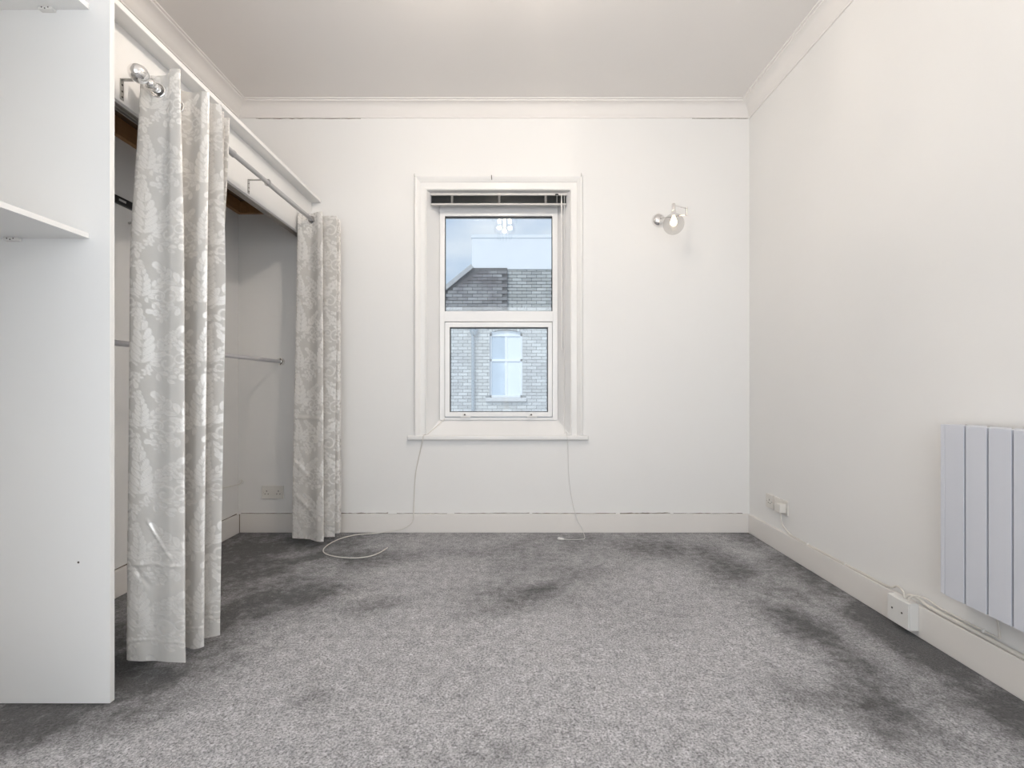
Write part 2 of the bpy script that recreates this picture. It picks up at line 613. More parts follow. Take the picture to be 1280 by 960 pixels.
pile += 0.55 * np.clip((-1.30 - GX) / 0.25, 0, 1) + 0.22 * np.clip((GY - 2.75) / 0.5, 0, 1) + 0.35 * np.clip((GX - 1.42) / 0.15, 0, 1)  # darker in the alcove and along the back and right walls
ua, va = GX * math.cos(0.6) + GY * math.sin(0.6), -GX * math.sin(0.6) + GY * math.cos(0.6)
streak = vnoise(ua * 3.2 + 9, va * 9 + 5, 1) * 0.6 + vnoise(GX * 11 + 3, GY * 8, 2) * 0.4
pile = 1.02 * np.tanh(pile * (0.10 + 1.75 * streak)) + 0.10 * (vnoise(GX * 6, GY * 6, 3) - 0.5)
GZ = 0.003 * (vnoise(GX * 16, GY * 16, 4) - 0.5) - 0.0015
me = grid_mesh('floor', GX, GY, GZ)
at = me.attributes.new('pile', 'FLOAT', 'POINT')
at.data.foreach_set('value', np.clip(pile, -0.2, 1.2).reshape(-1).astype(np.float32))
struct('floor', 'grey cut pile carpet with darker brushed patches and a painted shadow', link('floor', me, M['carpet'], smooth=True))
struct('trim_2', 'boards below the carpet', MB().box((XL, YR, -0.12), (XR, DB, -0.02)).build('trim_2', M['darkwood']))

# cornice, one mitred run round the room
prof = [(0.0, -0.088), (0.006, -0.088), (0.008, -0.080), (0.016, -0.072), (0.026, -0.05), (0.045, -0.028), (0.068, -0.016),
        (0.082, -0.012), (0.084, -0.006), (0.096, -0.005), (0.098, 0.0)]
b = MB()
rings = []
for o, z in prof:
    rings.append([b.bm.verts.new(p) for p in ((XL + o, YR + o, ZC + z), (XR - o, YR + o, ZC + z), (XR - o, DB - o, ZC + z), (XL + o, DB - o, ZC + z))])
for a_, c_ in zip(rings, rings[1:]):
    for k in range(4):
        b.bm.faces.new((a_[k], a_[(k + 1) % 4], c_[(k + 1) % 4], c_[k]))
cornice = struct('trim_1', 'plain white coved cornice round the ceiling', b.build('trim_1', M['ceiling'], smooth=True, angle=30))


def crack(name, pts, w0, w1, parent, axis, seed):
    """thin irregular opened joint: a ribbon on a surface, axis = its normal"""
    rn = random.Random(seed)
    b = MB()
    ax = Vector(axis)
    prev = None
    for p in pts:
        w = rn.uniform(w0, w1) * 1.7
        q = Vector(p) + Vector((0, 0, rn.uniform(-0.0012, 0.0012)))
        cur = [b.bm.verts.new(q + Vector((0, 0, s * w)) + ax * e) for s, e in ((-1, 0), (-1, 0.0012), (1, 0.0012), (1, 0))]
        if prev:
            for k in range(4):
                b.bm.faces.new((prev[k], prev[(k + 1) % 4], cur[(k + 1) % 4], cur[k]))
        prev = cur
    return b.build(name, M['crack'], parent)


def lin(a, c, n):
    a, c = Vector(a), Vector(c)
    return [a.lerp(c, i / n) for i in range(n + 1)]


crack('crack', lin((-1.78, DB, ZC - 0.089), (-1.05, DB, ZC - 0.0892), 26), 0.0003, 0.0016, cornice, (0, -1, 0), 1)
crack('crack', lin((1.25, DB, ZC - 0.089), (1.64, DB, ZC - 0.089), 16), 0.0003, 0.0014, cornice, (0, -1, 0), 2)

# skirting boards
BH, BT = 0.128, 0.018


def skirting(name, label, a, c):
    o = MB().box(a, c, 0.004, 2).build(name, M['skirting'])
    return struct(name, label, o)


bb = skirting('baseboard_back', 'white painted skirting under the window', (XL, DB - BT, 0.0), (XR, DB, BH))
bl = skirting('baseboard_left', 'white painted skirting inside the wardrobe alcove', (XL, YR, 0.0), (XL + BT, DB - BT, BH))
br = skirting('baseboard_right', 'white painted skirting under the radiator', (XR - BT, YR, 0.0), (XR, DB - BT, BH))
for i, (x0, x1, w) in enumerate(((-1.88, -1.30, 0.0013), (-1.20, -0.86, 0.0018), (-0.80, -0.45, 0.0012), (-0.40, 0.12, 0.0013),
                                 (0.14, 0.72, 0.0017), (0.75, 1.10, 0.002), (1.12, 1.60, 0.0015))):
    crack('crack', lin((x0, DB - 0.0005, BH + 0.002), (x1, DB - 0.0005, BH + 0.001 + 0.003 * (i % 2)), 18), 0.0004, w, bb, (0, -1, 0), 10 + i)
crack('crack', lin((XL + 0.0005, 2.2, BH + 0.003), (XL + 0.0005, 3.31, BH + 0.002), 24), 0.0005, 0.0022, bl, (1, 0, 0), 30)
b = MB()
b.box((XL + BT - 0.0002, DB - BT - 0.0035, 0.002), (XL + BT + 0.003, DB - BT - 0.0004, BH))
b.build('crack', M['crack'], bb)

# ------------------------------------------------------------------ window_1
win = thing('window_1', (-0.1, DB, 0.65), 'white two-light window with moulded architrave and sill', None, kind='structure')
FY = 3.43                                                   # plane of the plastic frame
fx0, fx1, fz0, fz1 = -0.517, 0.326, 0.771, 2.352
ox0, ox1, oz0, oz1 = -0.589, 0.403, 0.672, 2.369            # front of the splayed reveal
b = MB()


def board(b, p):                                           # lining board from four front-face points and a thickness direction
    b.prism(p[:4], p[4])


board(b, [(ox0, DB, 0.66), (fx0, FY + 0.02, 0.66), (fx0, FY + 0.02, fz1 + 0.02), (ox0, DB, oz1), (-0.011, 0, 0)])
board(b, [(ox1, DB, 0.66), (fx1, FY + 0.02, 0.66), (fx1, FY + 0.02, fz1 + 0.02), (ox1, DB, oz1), (0.010, 0, 0)])
board(b, [(ox0, DB, oz1), (fx0, FY + 0.02, fz1), (fx1, FY + 0.02, fz1), (ox1, DB, oz1), (0, 0, 0.009)])
b.build('reveal_lining', M['upvc'], win)
# architrave: moulded profile mitred round three sides
prof = [(0.0, 0.0), (0.0, 0.012), (0.004, 0.017), (0.009, 0.017), (0.013, 0.012), (0.045, 0.013), (0.048, 0.018), (0.056, 0.021),
        (0.066, 0.030), (0.074, 0.033), (0.081, 0.031), (0.084, 0.024), (0.087, 0.0)]
b = MB()
rings = []
for o, p in prof:
    y = DB - p
    rings.append([b.bm.verts.new(q) for q in ((ox0 - o, y, oz0 + 0.001), (ox0 - o, y, oz1 + o * 1.15), (ox1 + o, y, oz1 + o * 1.15), (ox1 + o, y, oz0 + 0.001))])
for a_, c_ in zip(rings, rings[1:]):
    for k in range(3):
        b.bm.faces.new((a_[k], a_[k + 1], c_[k + 1], c_[k]))
b.build('architrave', M['gloss'], win, smooth=True, angle=25)
# thin opened joint down the outside of the architrave
MB().box((ox0 - 0.0895, DB - 0.0012, 0.70), (ox0 - 0.0872, DB - 0.0002, 2.40)).build('joint_line', M['crack'], win)
# sill: sloping board and rounded nosing
b = MB()
b.prism([(ox0, DB, 0.645), (ox0, DB, 0.672), (ox0, FY + 0.02, fz0 + 0.006), (ox0, FY + 0.02, 0.645)], (ox1 - ox0, 0, 0))
b.build('sloping_sill', M['upvc'], win)
MB().box((-0.722, DB - 0.035, 0.641), (0.528, DB + 0.004, 0.673), 0.010, 3).build('sill_nosing', M['gloss'], win, smooth=True)
# fixed frame
ux0, ux1, uz0, uz1 = -0.4813, 0.2893, 1.549, 2.230
lz1 = 1.4745
b = MB()
fy2 = FY + 0.065
b.box((fx0, FY, fz0), (ux0, fy2, fz1), 0.004)
b.box((ux1, FY, fz0), (fx1, fy2, fz1), 0.004)
b.box((ux0 - 0.004, FY, uz1), (ux1 + 0.004, fy2, fz1), 0.004)
b.box((ux0 - 0.004, FY, fz0), (ux1 + 0.004, fy2, 0.790), 0.004)
b.build('window_frame', M['upvc'], win)
MB().box((ux0 - 0.006, FY - 0.004, lz1), (ux1 + 0.006, fy2, uz0), 0.005).build('transom', M['upvc'], win)
# opening light
sx0, sx1, sz0, sz1 = -0.4443, 0.2563, 0.829, 1.433
sash = None
b = MB()
b.box((ux0 + 0.003, FY - 0.012, 0.796), (sx0, fy2 - 0.01, lz1 - 0.005), 0.004)
b.box((sx1, FY - 0.012, 0.796), (ux1 - 0.003, fy2 - 0.01, lz1 - 0.005), 0.004)
b.box((sx0 - 0.004, FY - 0.012, sz1), (sx1 + 0.004, fy2 - 0.01, lz1 - 0.005), 0.004)
b.box((sx0 - 0.004, FY - 0.012, 0.796), (sx1 + 0.004, fy2 - 0.01, sz0), 0.004)
sash = b.build('sash', M['upvc'], win)
GYY = FY + 0.032
MB().box((ux0 - 0.002, GYY, uz0 - 0.002), (ux1 + 0.002, GYY + 0.004, uz1 + 0.002)).build('pane', M['glass'], win)
MB().box((sx0 - 0.002, GYY - 0.004, sz0 - 0.002), (sx1 + 0.002, GYY, sz1 + 0.002)).build('pane', M['glass'], sash)
# black rubber gaskets
for (x0, x1, z0, z1, yy, par) in ((ux0, ux1, uz0, uz1, GYY - 0.012, win), (sx0, sx1, sz0, sz1, GYY - 0.02, sash)):
    b = MB()
    g = 0.005
    b.box((x0, yy, z0), (x0 + g, yy + 0.008, z1))
    b.box((x1 - g, yy, z0), (x1, yy + 0.008, z1))
    b.box((x0, yy, z1 - g * 1.4), (x1, yy + 0.008, z1))
    b.box((x0, yy, z0), (x1, yy + 0.008, z0 + g * 0.7))
    b.build('gasket', M['black'], par)
# two fastening handles at the foot of the opening light
for px in (581, 664):
    c = P(px, 519, FY - 0.012)
    b = MB()
    b.box((c.x - 0.014, c.y - 0.006, c.z - 0.012), (c.x + 0.014, c.y, c.z + 0.012), 0.003)
    b.box((c.x - 0.03, c.y - 0.014, c.z - 0.014), (c.x + 0.04, c.y - 0.006, c.z - 0.007), 0.002)
    h = b.build('handle', M['plastic'], sash)
    MB().lathe((c.x, c.y - 0.006, c.z + 0.004), (0, -1, 0), [(0.006, 0), (0.006, 0.003)], 12).build('screw', M['screw'], h)

# plain frame of the added, unseen window behind the viewpoint
w2 = thing('added_window', (-0.1, YR, RZ0), 'added white framed window behind the viewpoint', None, kind='structure')
b = MB()
for x0, x1, z0, z1 in ((RX0, RX0 + 0.06, RZ0, RZ1), (RX1 - 0.06, RX1, RZ0, RZ1), (RX0, RX1, RZ0, RZ0 + 0.06), (RX0, RX1, RZ1 - 0.06, RZ1), (-0.14, -0.06, RZ0, RZ1)):
    b.box((x0, YR - 0.2, z0), (x1, YR - 0.14, z1))
b.build('window_frame', M['upvc'], w2)
MB().box((RX0, YR - 0.172, RZ0), (RX1, YR - 0.168, RZ1)).build('pane', M['glass'], w2)

# ------------------------------------------------------------------ venetian blind
bx0, bx1, BY = -0.566, 0.380, 3.348
vb = thing('venetian_blind', (-0.1, BY, 2.36), 'dark venetian blind drawn up to the top of the window', 'blind')
MB().box((bx0, BY - 0.014, 2.3385), (bx1, BY + 0.014, 2.354), 0.0015).build('headrail', M['rail'], vb)
sl = None
for k in range(13):
    z = 2.336 - k * 0.0041
    if sl is None:
        b = MB()
        pts = [(0, -0.0125, -0.0012), (0, -0.006, 0.0006), (0, 0, 0.0012), (0, 0.006, 0.0006), (0, 0.0125, -0.0012),
               (0, 0.0125, -0.0018), (0, 0, 0.0004), (0, -0.0125, -0.0018)]
        b.prism([(bx0 + 0.004, BY + p[1], z + p[2]) for p in pts], (bx1 - bx0 - 0.008, 0, 0))
        sl = b.build('slat', M['slat'], vb)
        z0s = z
    else:
        c = sl.copy()
        COL.objects.link(c)
        c.location = sl.location + Vector((0.0012 * math.sin(k * 2.1), 0.0012 * math.sin(k * 3.7), z - z0s))
MB().box((bx0 + 0.002, BY - 0.013, 2.2730), (bx1 - 0.002, BY + 0.013, 2.2840), 0.002).build('bottom_rail', M['rail'], vb)
for px in (565, 624, 682):
    c = P(px, 250, BY - 0.015)
    b = MB()
    b.box((c.x - 0.007, c.y - 0.001, 2.284), (c.x + 0.007, c.y + 0.0015, 2.3385))
    for k in range(4):
        z = 2.292 + k * 0.012
        b.tube([(c.x - 0.008, c.y - 0.001, z), (c.x - 0.002, c.y - 0.007, z + 0.004), (c.x + 0.005, c.y - 0.005, z - 0.003), (c.x + 0.009, c.y, z + 0.003)], 0.0016, 6, smooth=4)
    b.build('ladder_tape', M['tape'], vb)
c = P(696, 243.5, BY - 0.018)
MB().box((c.x - 0.010, c.y - 0.004, 2.339), (c.x + 0.010, c.y + 0.004, 2.347), 0.001).build('cord_lock', M['black'], vb)
MB().tube([(c.x, c.y - 0.003, 2.34), (c.x + 0.001, c.y - 0.003, 2.275)], 0.0012, 6).build('tilt_cord', M['cord'], vb)
x = P(701.5, 300, BY).x
MB().tube([(x, BY - 0.02, 2.346), (x, BY - 0.022, 2.29), (x + 0.001, BY - 0.02, 1.27)], [0.0022, 0.0045, 0.0045], 8).build('wand', M['plastic'], vb)
xc = P(705, 300, BY).x
pts = [(xc, BY - 0.017, 2.342), (xc, BY - 0.015, 1.6), (xc + 0.002, BY - 0.005, 0.74), (P(708, 540, DB).x, DB + 0.012, 0.694),
       (P(708, 546, DB).x, DB - 0.036, 0.672), (P(709, 560, DB).x, DB - 0.034, 0.60), P(711, 595, DB - 0.008), P(715, 625, DB - 0.010),
       P(721, 648, DB - 0.026), P(727, 660, DB - 0.032), FL(731, 672, 0.008), FL(726, 674, 0.006), FL(712, 674.5, 0.005), FL(705, 674, 0.006)]
MB().tube(pts, 0.0017, 6, smooth=6).build('pull_cord', M['cord'], vb)
a0, a1 = FL(705, 674, 0.009), FL(697, 673, 0.009)
MB().tube([a0, a0.lerp(a1, 0.3), a0.lerp(a1, 0.8), a1], [0.004, 0.008, 0.009, 0.006], 10).build('cord_tassel', M['plastic'], vb)

# little hooks screwed into the top of the architrave
HOOK_LABELS = ('small metal hook at the left end of the architrave top', 'small dark hook at the middle of the architrave top',
               'small metal hook at the right end of the architrave top')
for (px, py), lb in zip(((518.5, 221), (614.5, 222), (726.5, 220.5)), HOOK_LABELS):
    c = P(px, py, DB - 0.036)
    z0 = c.z
    b = MB()
    b.tube([(c.x, DB - 0.02, z0 + 0.002), (c.x, DB - 0.042, z0 + 0.002), (c.x, DB - 0.050, z0 + 0.010), (c.x, DB - 0.044, z0 + 0.018)] if px != 614.5 else
           [(c.x, DB - 0.025, z0 - 0.008), (c.x, DB - 0.046, z0 - 0.008), (c.x, DB - 0.052, z0 + 0.004), (c.x, DB - 0.046, z0 + 0.012)], 0.0024, 6, smooth=4)
    o = b.build('screw_hook', M['zinc'] if px != 614.5 else M['screw'], smooth=True)
    tag(o, lb, 'hook', 'hooks on the window architrave')

# ------------------------------------------------------------------ cables at the window
pts = [P(556, 525, 3.42) + Vector((0, 0, 0.008)), P(550, 530, 3.405) + Vector((0, 0, 0.006)), P(541, 538, 3.37) + Vector((0, 0, 0.006)), P(534, 545, DB + 0.0) + Vector((0, 0, 0.012)),
       Vector((P(531, 548, DB).x, DB - 0.034, 0.676)), Vector((P(529.5, 552, DB).x, DB - 0.040, 0.640)),
       P(525, 565, DB - 0.016), P(519.5, 592, DB - 0.007), P(517.5, 625, DB - 0.007), P(517, 642, DB - 0.022), P(515.5, 652, DB - 0.024),
       P(508, 659, DB - 0.026), P(495, 663, DB - 0.028), FL(470, 666.5, 0.012), FL(445, 668.5, 0.006), FL(425, 673.5, 0.005), FL(410, 681, 0.005),
       FL(404, 688, 0.005), FL(409, 693, 0.005), FL(425, 696.5, 0.005), FL(445, 697.5, 0.005), FL(463, 695, 0.005), FL(475, 690.5, 0.006), FL(484.5, 684.5, 0.012)]
o = MB().tube(pts, 0.0032, 8, smooth=6).build('aerial_cable', M['cable'], smooth=True)
tag(o, 'white aerial cable dropping from the window sill and looping on the carpet', 'cable')

# ------------------------------------------------------------------ wall lamp
wlm = thing('wall_lamp', P(823, 275, DB), 'chrome swing-arm wall lamp with clear glass globe', 'lamp')
c = P(822.5, 275.5, DB)
b = MB().lathe((c.x, DB, c.z), (0, -1, 0), [(0.045, 0.0), (0.046, 0.006), (0.044, 0.016), (0.035, 0.028), (0.018, 0.035), (0.004, 0.037)], 28)
ros = b.build('wall_rose', M['chrome'], wlm, smooth=True)
# arms swing out: rose -> elbow -> lamp holder
elbow = P(858.5, 264, 3.215)
hold = P(842.0, 257.5, 3.10)
st = Vector((c.x + 0.004, DB - 0.036, c.z))
b = MB().tube([st, st + Vector((0.02, -0.012, 0.0)), Vector((elbow.x, elbow.y, elbow.z - 0.024))], 0.0042, 8)
b.build('lower_arm', M['chrome'], wlm, smooth=True)
MB().lathe((elbow.x, elbow.y, elbow.z - 0.030), (0, 0, 1), [(0.003, -0.003), (0.007, 0), (0.007, 0.056), (0.003, 0.060)], 14).build('elbow_pivot', M['chrome'], wlm, smooth=True)
MB().tube([Vector((elbow.x, elbow.y, elbow.z + 0.018)), Vector((hold.x, hold.y, hold.z + 0.006))], 0.0042, 8).build('upper_arm', M['chrome'], wlm, smooth=True)
MB().lathe((hold.x, hold.y, hold.z + 0.012), (0, 0, -1), [(0.004, -0.006), (0.010, -0.003), (0.013, 0.002), (0.013, 0.046), (0.017, 0.050), (0.017, 0.056)], 18).build('lamp_holder', M['chrome'], wlm, smooth=True)
gc = P(842, 280, 3.10)
gr = 0.066
prof = []
for k in range(61):
    a = R(16) + (math.pi - R(16)) * k / 60
    rr = gr * (1 + (0.012 * math.sin(k * 2.6) if 24 < k else 0))
    prof.append((rr * math.sin(a), -rr * math.cos(a)))
b = MB()
base = Vector((gc.x, gc.y, gc.z))
rings = []
for r, h in prof:
    rings.append([b.bm.verts.new(base + Vector((math.cos(t * math.pi / 16) * max(r, 2e-4), math.sin(t * math.pi / 16) * max(r, 2e-4), -h))) for t in range(32)])
for a_, c_ in zip(rings, rings[1:]):
    for k in range(32):
        b.bm.faces.new((a_[k], a_[(k + 1) % 32], c_[(k + 1) % 32], c_[k]))
b.build('glass_globe', M['globe'], wlm, smooth=True, angle=80)
bulb = MB().lathe((gc.x, gc.y, gc.z + gr - 0.012), (0, 0, -1), [(0.009, 0), (0.011, 0.012), (0.018, 0.028), (0.0215, 0.042), (0.019, 0.056), (0.010, 0.066), (0.002, 0.068)], 18)
bulb.build('bulb', M['bulb'], wlm, smooth=True)

# its twin on the wall behind the radiator end of the room, out of the picture
w2l = wlm.copy()
COL.objects.link(w2l)
for chd in list(wlm.children):
    c2 = chd.copy()
    COL.objects.link(c2)
    c2.parent = w2l
w2l.location = (XR, 0.35, 2.2)
w2l.rotation_euler = (0, 0, R(-90))
w2l['label'] = 'second chrome swing-arm wall lamp, on the radiator wall near the viewpoint'
lamp('wall_lamp_light', 'POINT', (XR - 0.233, 0.25, 2.2 - 0.045), SCONCE_POWER, (1.0, 0.85, 0.72), shadow_soft_size=0.06)

# ------------------------------------------------------------------ chandelier (seen mirrored in the window pane)
ch = thing('chandelier', (-0.082, 1.62, ZC), 'small crystal drum ceiling light mirrored in the upper window pane', 'ceiling light')
cx, cy = -0.082, 1.62
MB().lathe((cx, cy, ZC), (0, 0, -1), [(0.15, 0), (0.15, 0.012), (0.145, 0.02), (0.02, 0.022)], 32).build('ceiling_plate', M['chrome'], ch, smooth=True)
b = MB()
b.ring((cx, cy, ZC - 0.05), (0, 0, 1), 0.135, 0.004, 32, 6)
b.ring((cx, cy, ZC - 0.15), (0, 0, 1), 0.110, 0.004, 32, 6)
b.ring((cx, cy, ZC - 0.23), (0, 0, 1), 0.080, 0.004, 32, 6)
for k in range(4):
    a = k * math.pi / 2 + 0.3
    b.tube([(cx + 0.135 * math.cos(a), cy + 0.135 * math.sin(a), ZC - 0.02), (cx + 0.135 * math.cos(a), cy + 0.135 * math.sin(a), ZC - 0.05),
            (cx + 0.11 * math.cos(a), cy + 0.11 * math.sin(a), ZC - 0.15), (cx + 0.08 * math.cos(a), cy + 0.08 * math.sin(a), ZC - 0.23)], 0.003, 6)
b.build('frame', M['chrome'], ch)
drop = None
for (rr, zz, nn, L) in ((0.135, -0.056, 22, 0.085), (0.11, -0.156, 18, 0.075), (0.08, -0.236, 14, 0.06)):
    for k in range(nn):
        a = k * 2 * math.pi / nn
        loc = Vector((rr * math.cos(a), rr * math.sin(a), zz - 0.0))
        if drop is None:
            b = MB().lathe((cx, cy, ZC), (0, 0, -1), [(0.001, 0), (0.006, 0.01), (0.010, 0.045), (0.007, 0.066), (0.001, 0.08)], 6)
            drop = b.build('crystal_drop', M['crystal'], ch)
            c = drop
        else:
            c = drop.copy()
            COL.objects.link(c)
        c.location = loc
        c.scale = (1, 1, 1)
for k in range(3):
    a = k * 2 * math.pi / 3 + 0.5
    p = Vector((cx + 0.068 * math.cos(a), cy + 0.068 * math.sin(a), ZC - 0.13))
    MB().lathe((p.x, p.y, p.z + 0.08), (0, 0, -1), [(0.012, 0), (0.012, 0.045), (0.009, 0.046), (0.014, 0.06), (0.019, 0.082), (0.014, 0.10), (0.003, 0.108)], 14).build('bulb', M['bulb2'], ch, smooth=True)
    lamp('chandelier_light', 'POINT', (p.x, p.y, ZC - 0.20), CHANDELIER_POWER, (1.0, 0.90, 0.80), shadow_soft_size=0.018)

# ------------------------------------------------------------------ built-in wardrobe front (pelmet, ledge, battens)
PX = -1.39
pel = thing('wardrobe_pelmet', (PX, 2.4, 2.0), 'white painted wardrobe pelmet board with a moulded ledge along its top', 'pelmet')
Y0, Y1 = 1.54, DB - 0.001
MB().box((PX - 0.018, Y0, 2.016), (PX, Y1, 2.285), 0.002).build('fascia_board', M['gloss'], pel)
MB().box((PX - 0.03, Y0, 2.285), (-1.325, Y1, 2.306), 0.004).build('ledge', M['gloss'], pel)
MB().box((XL + 0.002, Y0, 2.288), (PX - 0.03, Y1, 2.303)).build('top_board', M['darkwood'], pel)
MB().box((XL + 0.001, Y0, 2.205), (XL + 0.030, Y1 - 0.03, 2.287), 0.002).build('batten', M['midwood'], pel)
MB().box((XL + 0.001, Y1 - 0.028, 2.205), (PX - 0.06, Y1, 2.287), 0.002).build('batten', M['midwood'], pel)
MB().box((PX - 0.05, Y0, 2.06), (PX - 0.019, Y1, 2.285)).build('backing_board', M['darkwood'], pel)
b = MB()
b.box((PX - 0.052, Y0, 2.020), (PX - 0.019, Y1, 2.058), 0.002)
b.box((PX - 0.036, Y0, 2.012), (PX - 0.033, Y1, 2.022))
b.box((PX - 0.050, Y0, 2.010), (PX - 0.047, Y1, 2.022))
b.build('sliding_track', M['trackgrey'], pel)
c = Vector((PX, 1.66, 2.225))
MB().lathe((PX, 1.655, 2.23), (1, 0, 0), [(0.006, 0.0), (0.005, 0.002)], 10).build('filled_hole', M['wall'], pel)

# ------------------------------------------------------------------ curtain pole
QX, QZ = -1.288, 2.082
pole = thing('curtain_pole', (QX, 2.4, QZ), 'extending steel curtain pole with a chrome ball finial', 'curtain pole')
MB().tube([(QX, 1.73, QZ), (QX, 2.22, QZ)], 0.0145, 16).build('pole_tube', M['steel'], pole, smooth=True)
MB().tube([(QX, 2.20, QZ), (QX, 2.54, QZ)], 0.0118, 16).build('pole_tube', M['steel'], pole, smooth=True)
MB().tube([(QX, 2.53, QZ), (QX, 3.30, QZ)], 0.0135, 16).build('pole_tube', M['steel'], pole, smooth=True)
for y in (2.215, 2.535):
    MB().lathe((QX, y - 0.008, QZ), (0, 1, 0), [(0.0155, 0), (0.016, 0.002), (0.016, 0.014), (0.0155, 0.016)], 16).build('collar', M['steel'], pole, smooth=True)
prof = [(0.0, 0.0)] + [(0.030 * math.sin(a), 0.034 - 0.034 * math.cos(a)) for a in [i * math.pi / 16 for i in range(1, 15)]] + \
       [(0.007, 0.070), (0.007, 0.073), (0.014, 0.078), (0.017, 0.085), (0.015, 0.092), (0.008, 0.097), (0.009, 0.100), (0.0165, 0.104), (0.0165, 0.118), (0.014, 0.12)]
MB().lathe((QX, 1.622, QZ + 0.002), (0, 1, 0), prof, 28).build('finial', M['chrome'], pole, smooth=True)
for y in (1.708, 2.53, 3.27):
    b = MB()
    b.box((PX + 0.0006, y - 0.008, 2.025), (PX + 0.003, y + 0.008, 2.098), 0.0008)
    b.box((PX + 0.0006, y - 0.008, 2.0955), (QX + 0.012, y + 0.008, 2.098), 0.0008)
    b.ring((QX, y, QZ), (0, 1, 0), 0.0165, 0.002, 18, 6)
    br_ = b.build('bracket', M['zinc'], pole)
    for z in (2.035, 2.055, 2.078):
        MB().lathe((PX + 0.003, y, z), (1, 0, 0), [(0.0035, 0), (0.003, 0.0015)], 8).build('screw', M['screw'], br_)

# ------------------------------------------------------------------ curtains
# woven pattern: acanthus leaves and scrolls on a repeat of TW x TH metres
TW, TH = 0.30, 0.46
NX, NY = 240, 368
PAT = np.zeros((NY, NX))


def window(cx, cy, rad):
    """pixel windows of the repeat that a shape of that radius touches, each with its local offsets"""
    kx, ky = int(rad / TW * NX) + 2, int(rad / TH * NY) + 2
    ix = np.arange(int(cx / TW * NX) - kx, int(cx / TW * NX) + kx + 1)
    iy = np.arange(int(cy / TH * NY) - ky, int(cy / TH * NY) + ky + 1)
    dx, dy = np.meshgrid((ix + 0.5) / NX * TW - cx, (iy + 0.5) / NY * TH - cy)
    return np.ix_(iy % NY, ix % NX), dx, dy


def smooth_line(pts, n):
    c = np.array(pts, float)
    k = len(c)
    t = np.linspace(0, k - 1 - 1e-6, n)
    i = np.floor(t).astype(int)
    f = (t - i)[:, None]
    p0, p1, p2, p3 = c[np.maximum(i - 1, 0)], c[i], c[i + 1], c[np.minimum(i + 2, k - 1)]
    return 0.5 * (2 * p1 + (p2 - p0) * f + (2 * p0 - 5 * p1 + 4 * p2 - p3) * f ** 2 + (3 * p1 - p0 - 3 * p2 + p3) * f ** 3)


def lobe(cx, cy, ang, L, W, s):
    sl_, dx, dy = window(cx, cy, L * 1.15)
    cur = PAT[sl_]
    ca, sa = math.cos(ang), math.sin(ang)
    u = (dx * ca + dy * sa) / L
    v = (-dx * sa + dy * ca) + s * 0.22 * L * np.clip(u, 0, 1.1) ** 2
    uc = np.clip(u, 0, 1)
    h = W * (uc ** 0.5) * np.sqrt(np.clip(1 - uc ** 4, 0, 1))
    d = h - np.abs(v)
    cur = np.where((u > -0.02) & (u < 1.05) & (d > -0.0019) & (d <= 0.0003) & (cur > 0.5), 0.30, cur)
    cur = np.where((u > 0) & (u < 1) & (d > 0), 1.0 - 0.40 * ((np.abs(v) < 0.0008) & (u < 0.75)), cur)
    PAT[sl_] = cur


def line(sp, w, val):
    for a, c in zip(sp[:-1], sp[1:]):
        sl_, dx, dy = window(a[0], a[1], w + np.hypot(*(c - a)))
        bx, by = c[0] - a[0], c[1] - a[1]
        t = np.clip((dx * bx + dy * by) / (bx * bx + by * by + 1e-12), 0, 1)
        PAT[sl_] = np.where(np.hypot(dx - bx * t, dy - by * t) < w, val, PAT[sl_])


def scroll(pts, w):
    sp = smooth_line(pts, 10 * len(pts))
    line(sp, w + 0.0018, 0.15)
    line(sp, w, 0.95)


def spiral(cx, cy, r, a0, turns, sgn, w):
    scroll([(cx + r * (1 - 0.8 * q) * math.cos(a0 + sgn * q * turns * 2 * math.pi),
             cy + r * (1 - 0.8 * q) * math.sin(a0 + sgn * q * turns * 2 * math.pi)) for q in np.linspace(0, 1, 14)], w)


def frond(pts, n, L, w):
    """an acanthus leaf: a curved midrib carrying broad rounded lobes on both sides"""
    sp = smooth_line(pts, 40)
    for a in range(n):
        q = (a + 0.3) / n
        j = int(q * 38)
        c, d = sp[j], sp[j + 1] - sp[j]
        l = L * (1 - 0.55 * q) * (0.8 + 0.2 * math.sin(q * math.pi))
        for s in (1, -1):
            lobe(c[0], c[1], math.atan2(d[1], d[0]) + s * R(55 - 22 * q), l, w * (1 - 0.35 * q), s)
    d = sp[-1] - sp[-3]
    lobe(sp[-5][0], sp[-5][1], math.atan2(d[1], d[0]), L * 0.75, w * 1.0, 0)
    line(sp, 0.0012, 0.3)


def motif(x, y, s, f):
    spiral(x - f * .055 * s, y - .055 * s, .045 * s, 0.4 if f > 0 else math.pi - .4, 1.3, f, .0036 * s)
    spiral(x + f * .07 * s, y - .03 * s, .036 * s, math.pi if f > 0 else 0, 1.2, -f, .0032 * s)
    frond([(x + f * .02 * s, y - .03 * s), (x + f * .07 * s, y - .085 * s), (x + f * .12 * s, y - .08 * s)], 4, .036 * s, .0125 * s)
    frond([(x - f * .02 * s, y - .06 * s), (x - f * .03 * s, y - .115 * s), (x - f * .08 * s, y - .135 * s)], 4, .036 * s, .0125 * s)
    frond([(x + f * .01 * s, y - .02 * s), (x + f * .055 * s, y + .025 * s), (x + f * .10 * s, y + .075 * s)], 5, .052 * s, .0155 * s)
    frond([(x - f * .01 * s, y - .02 * s), (x - f * .055 * s, y + .03 * s), (x - f * .095 * s, y + .07 * s)], 5, .052 * s, .0155 * s)
    frond([(x, y - .03 * s), (x + f * .004 * s, y + .05 * s), (x - f * .006 * s, y + .13 * s)], 6, .062 * s, .0175 * s)


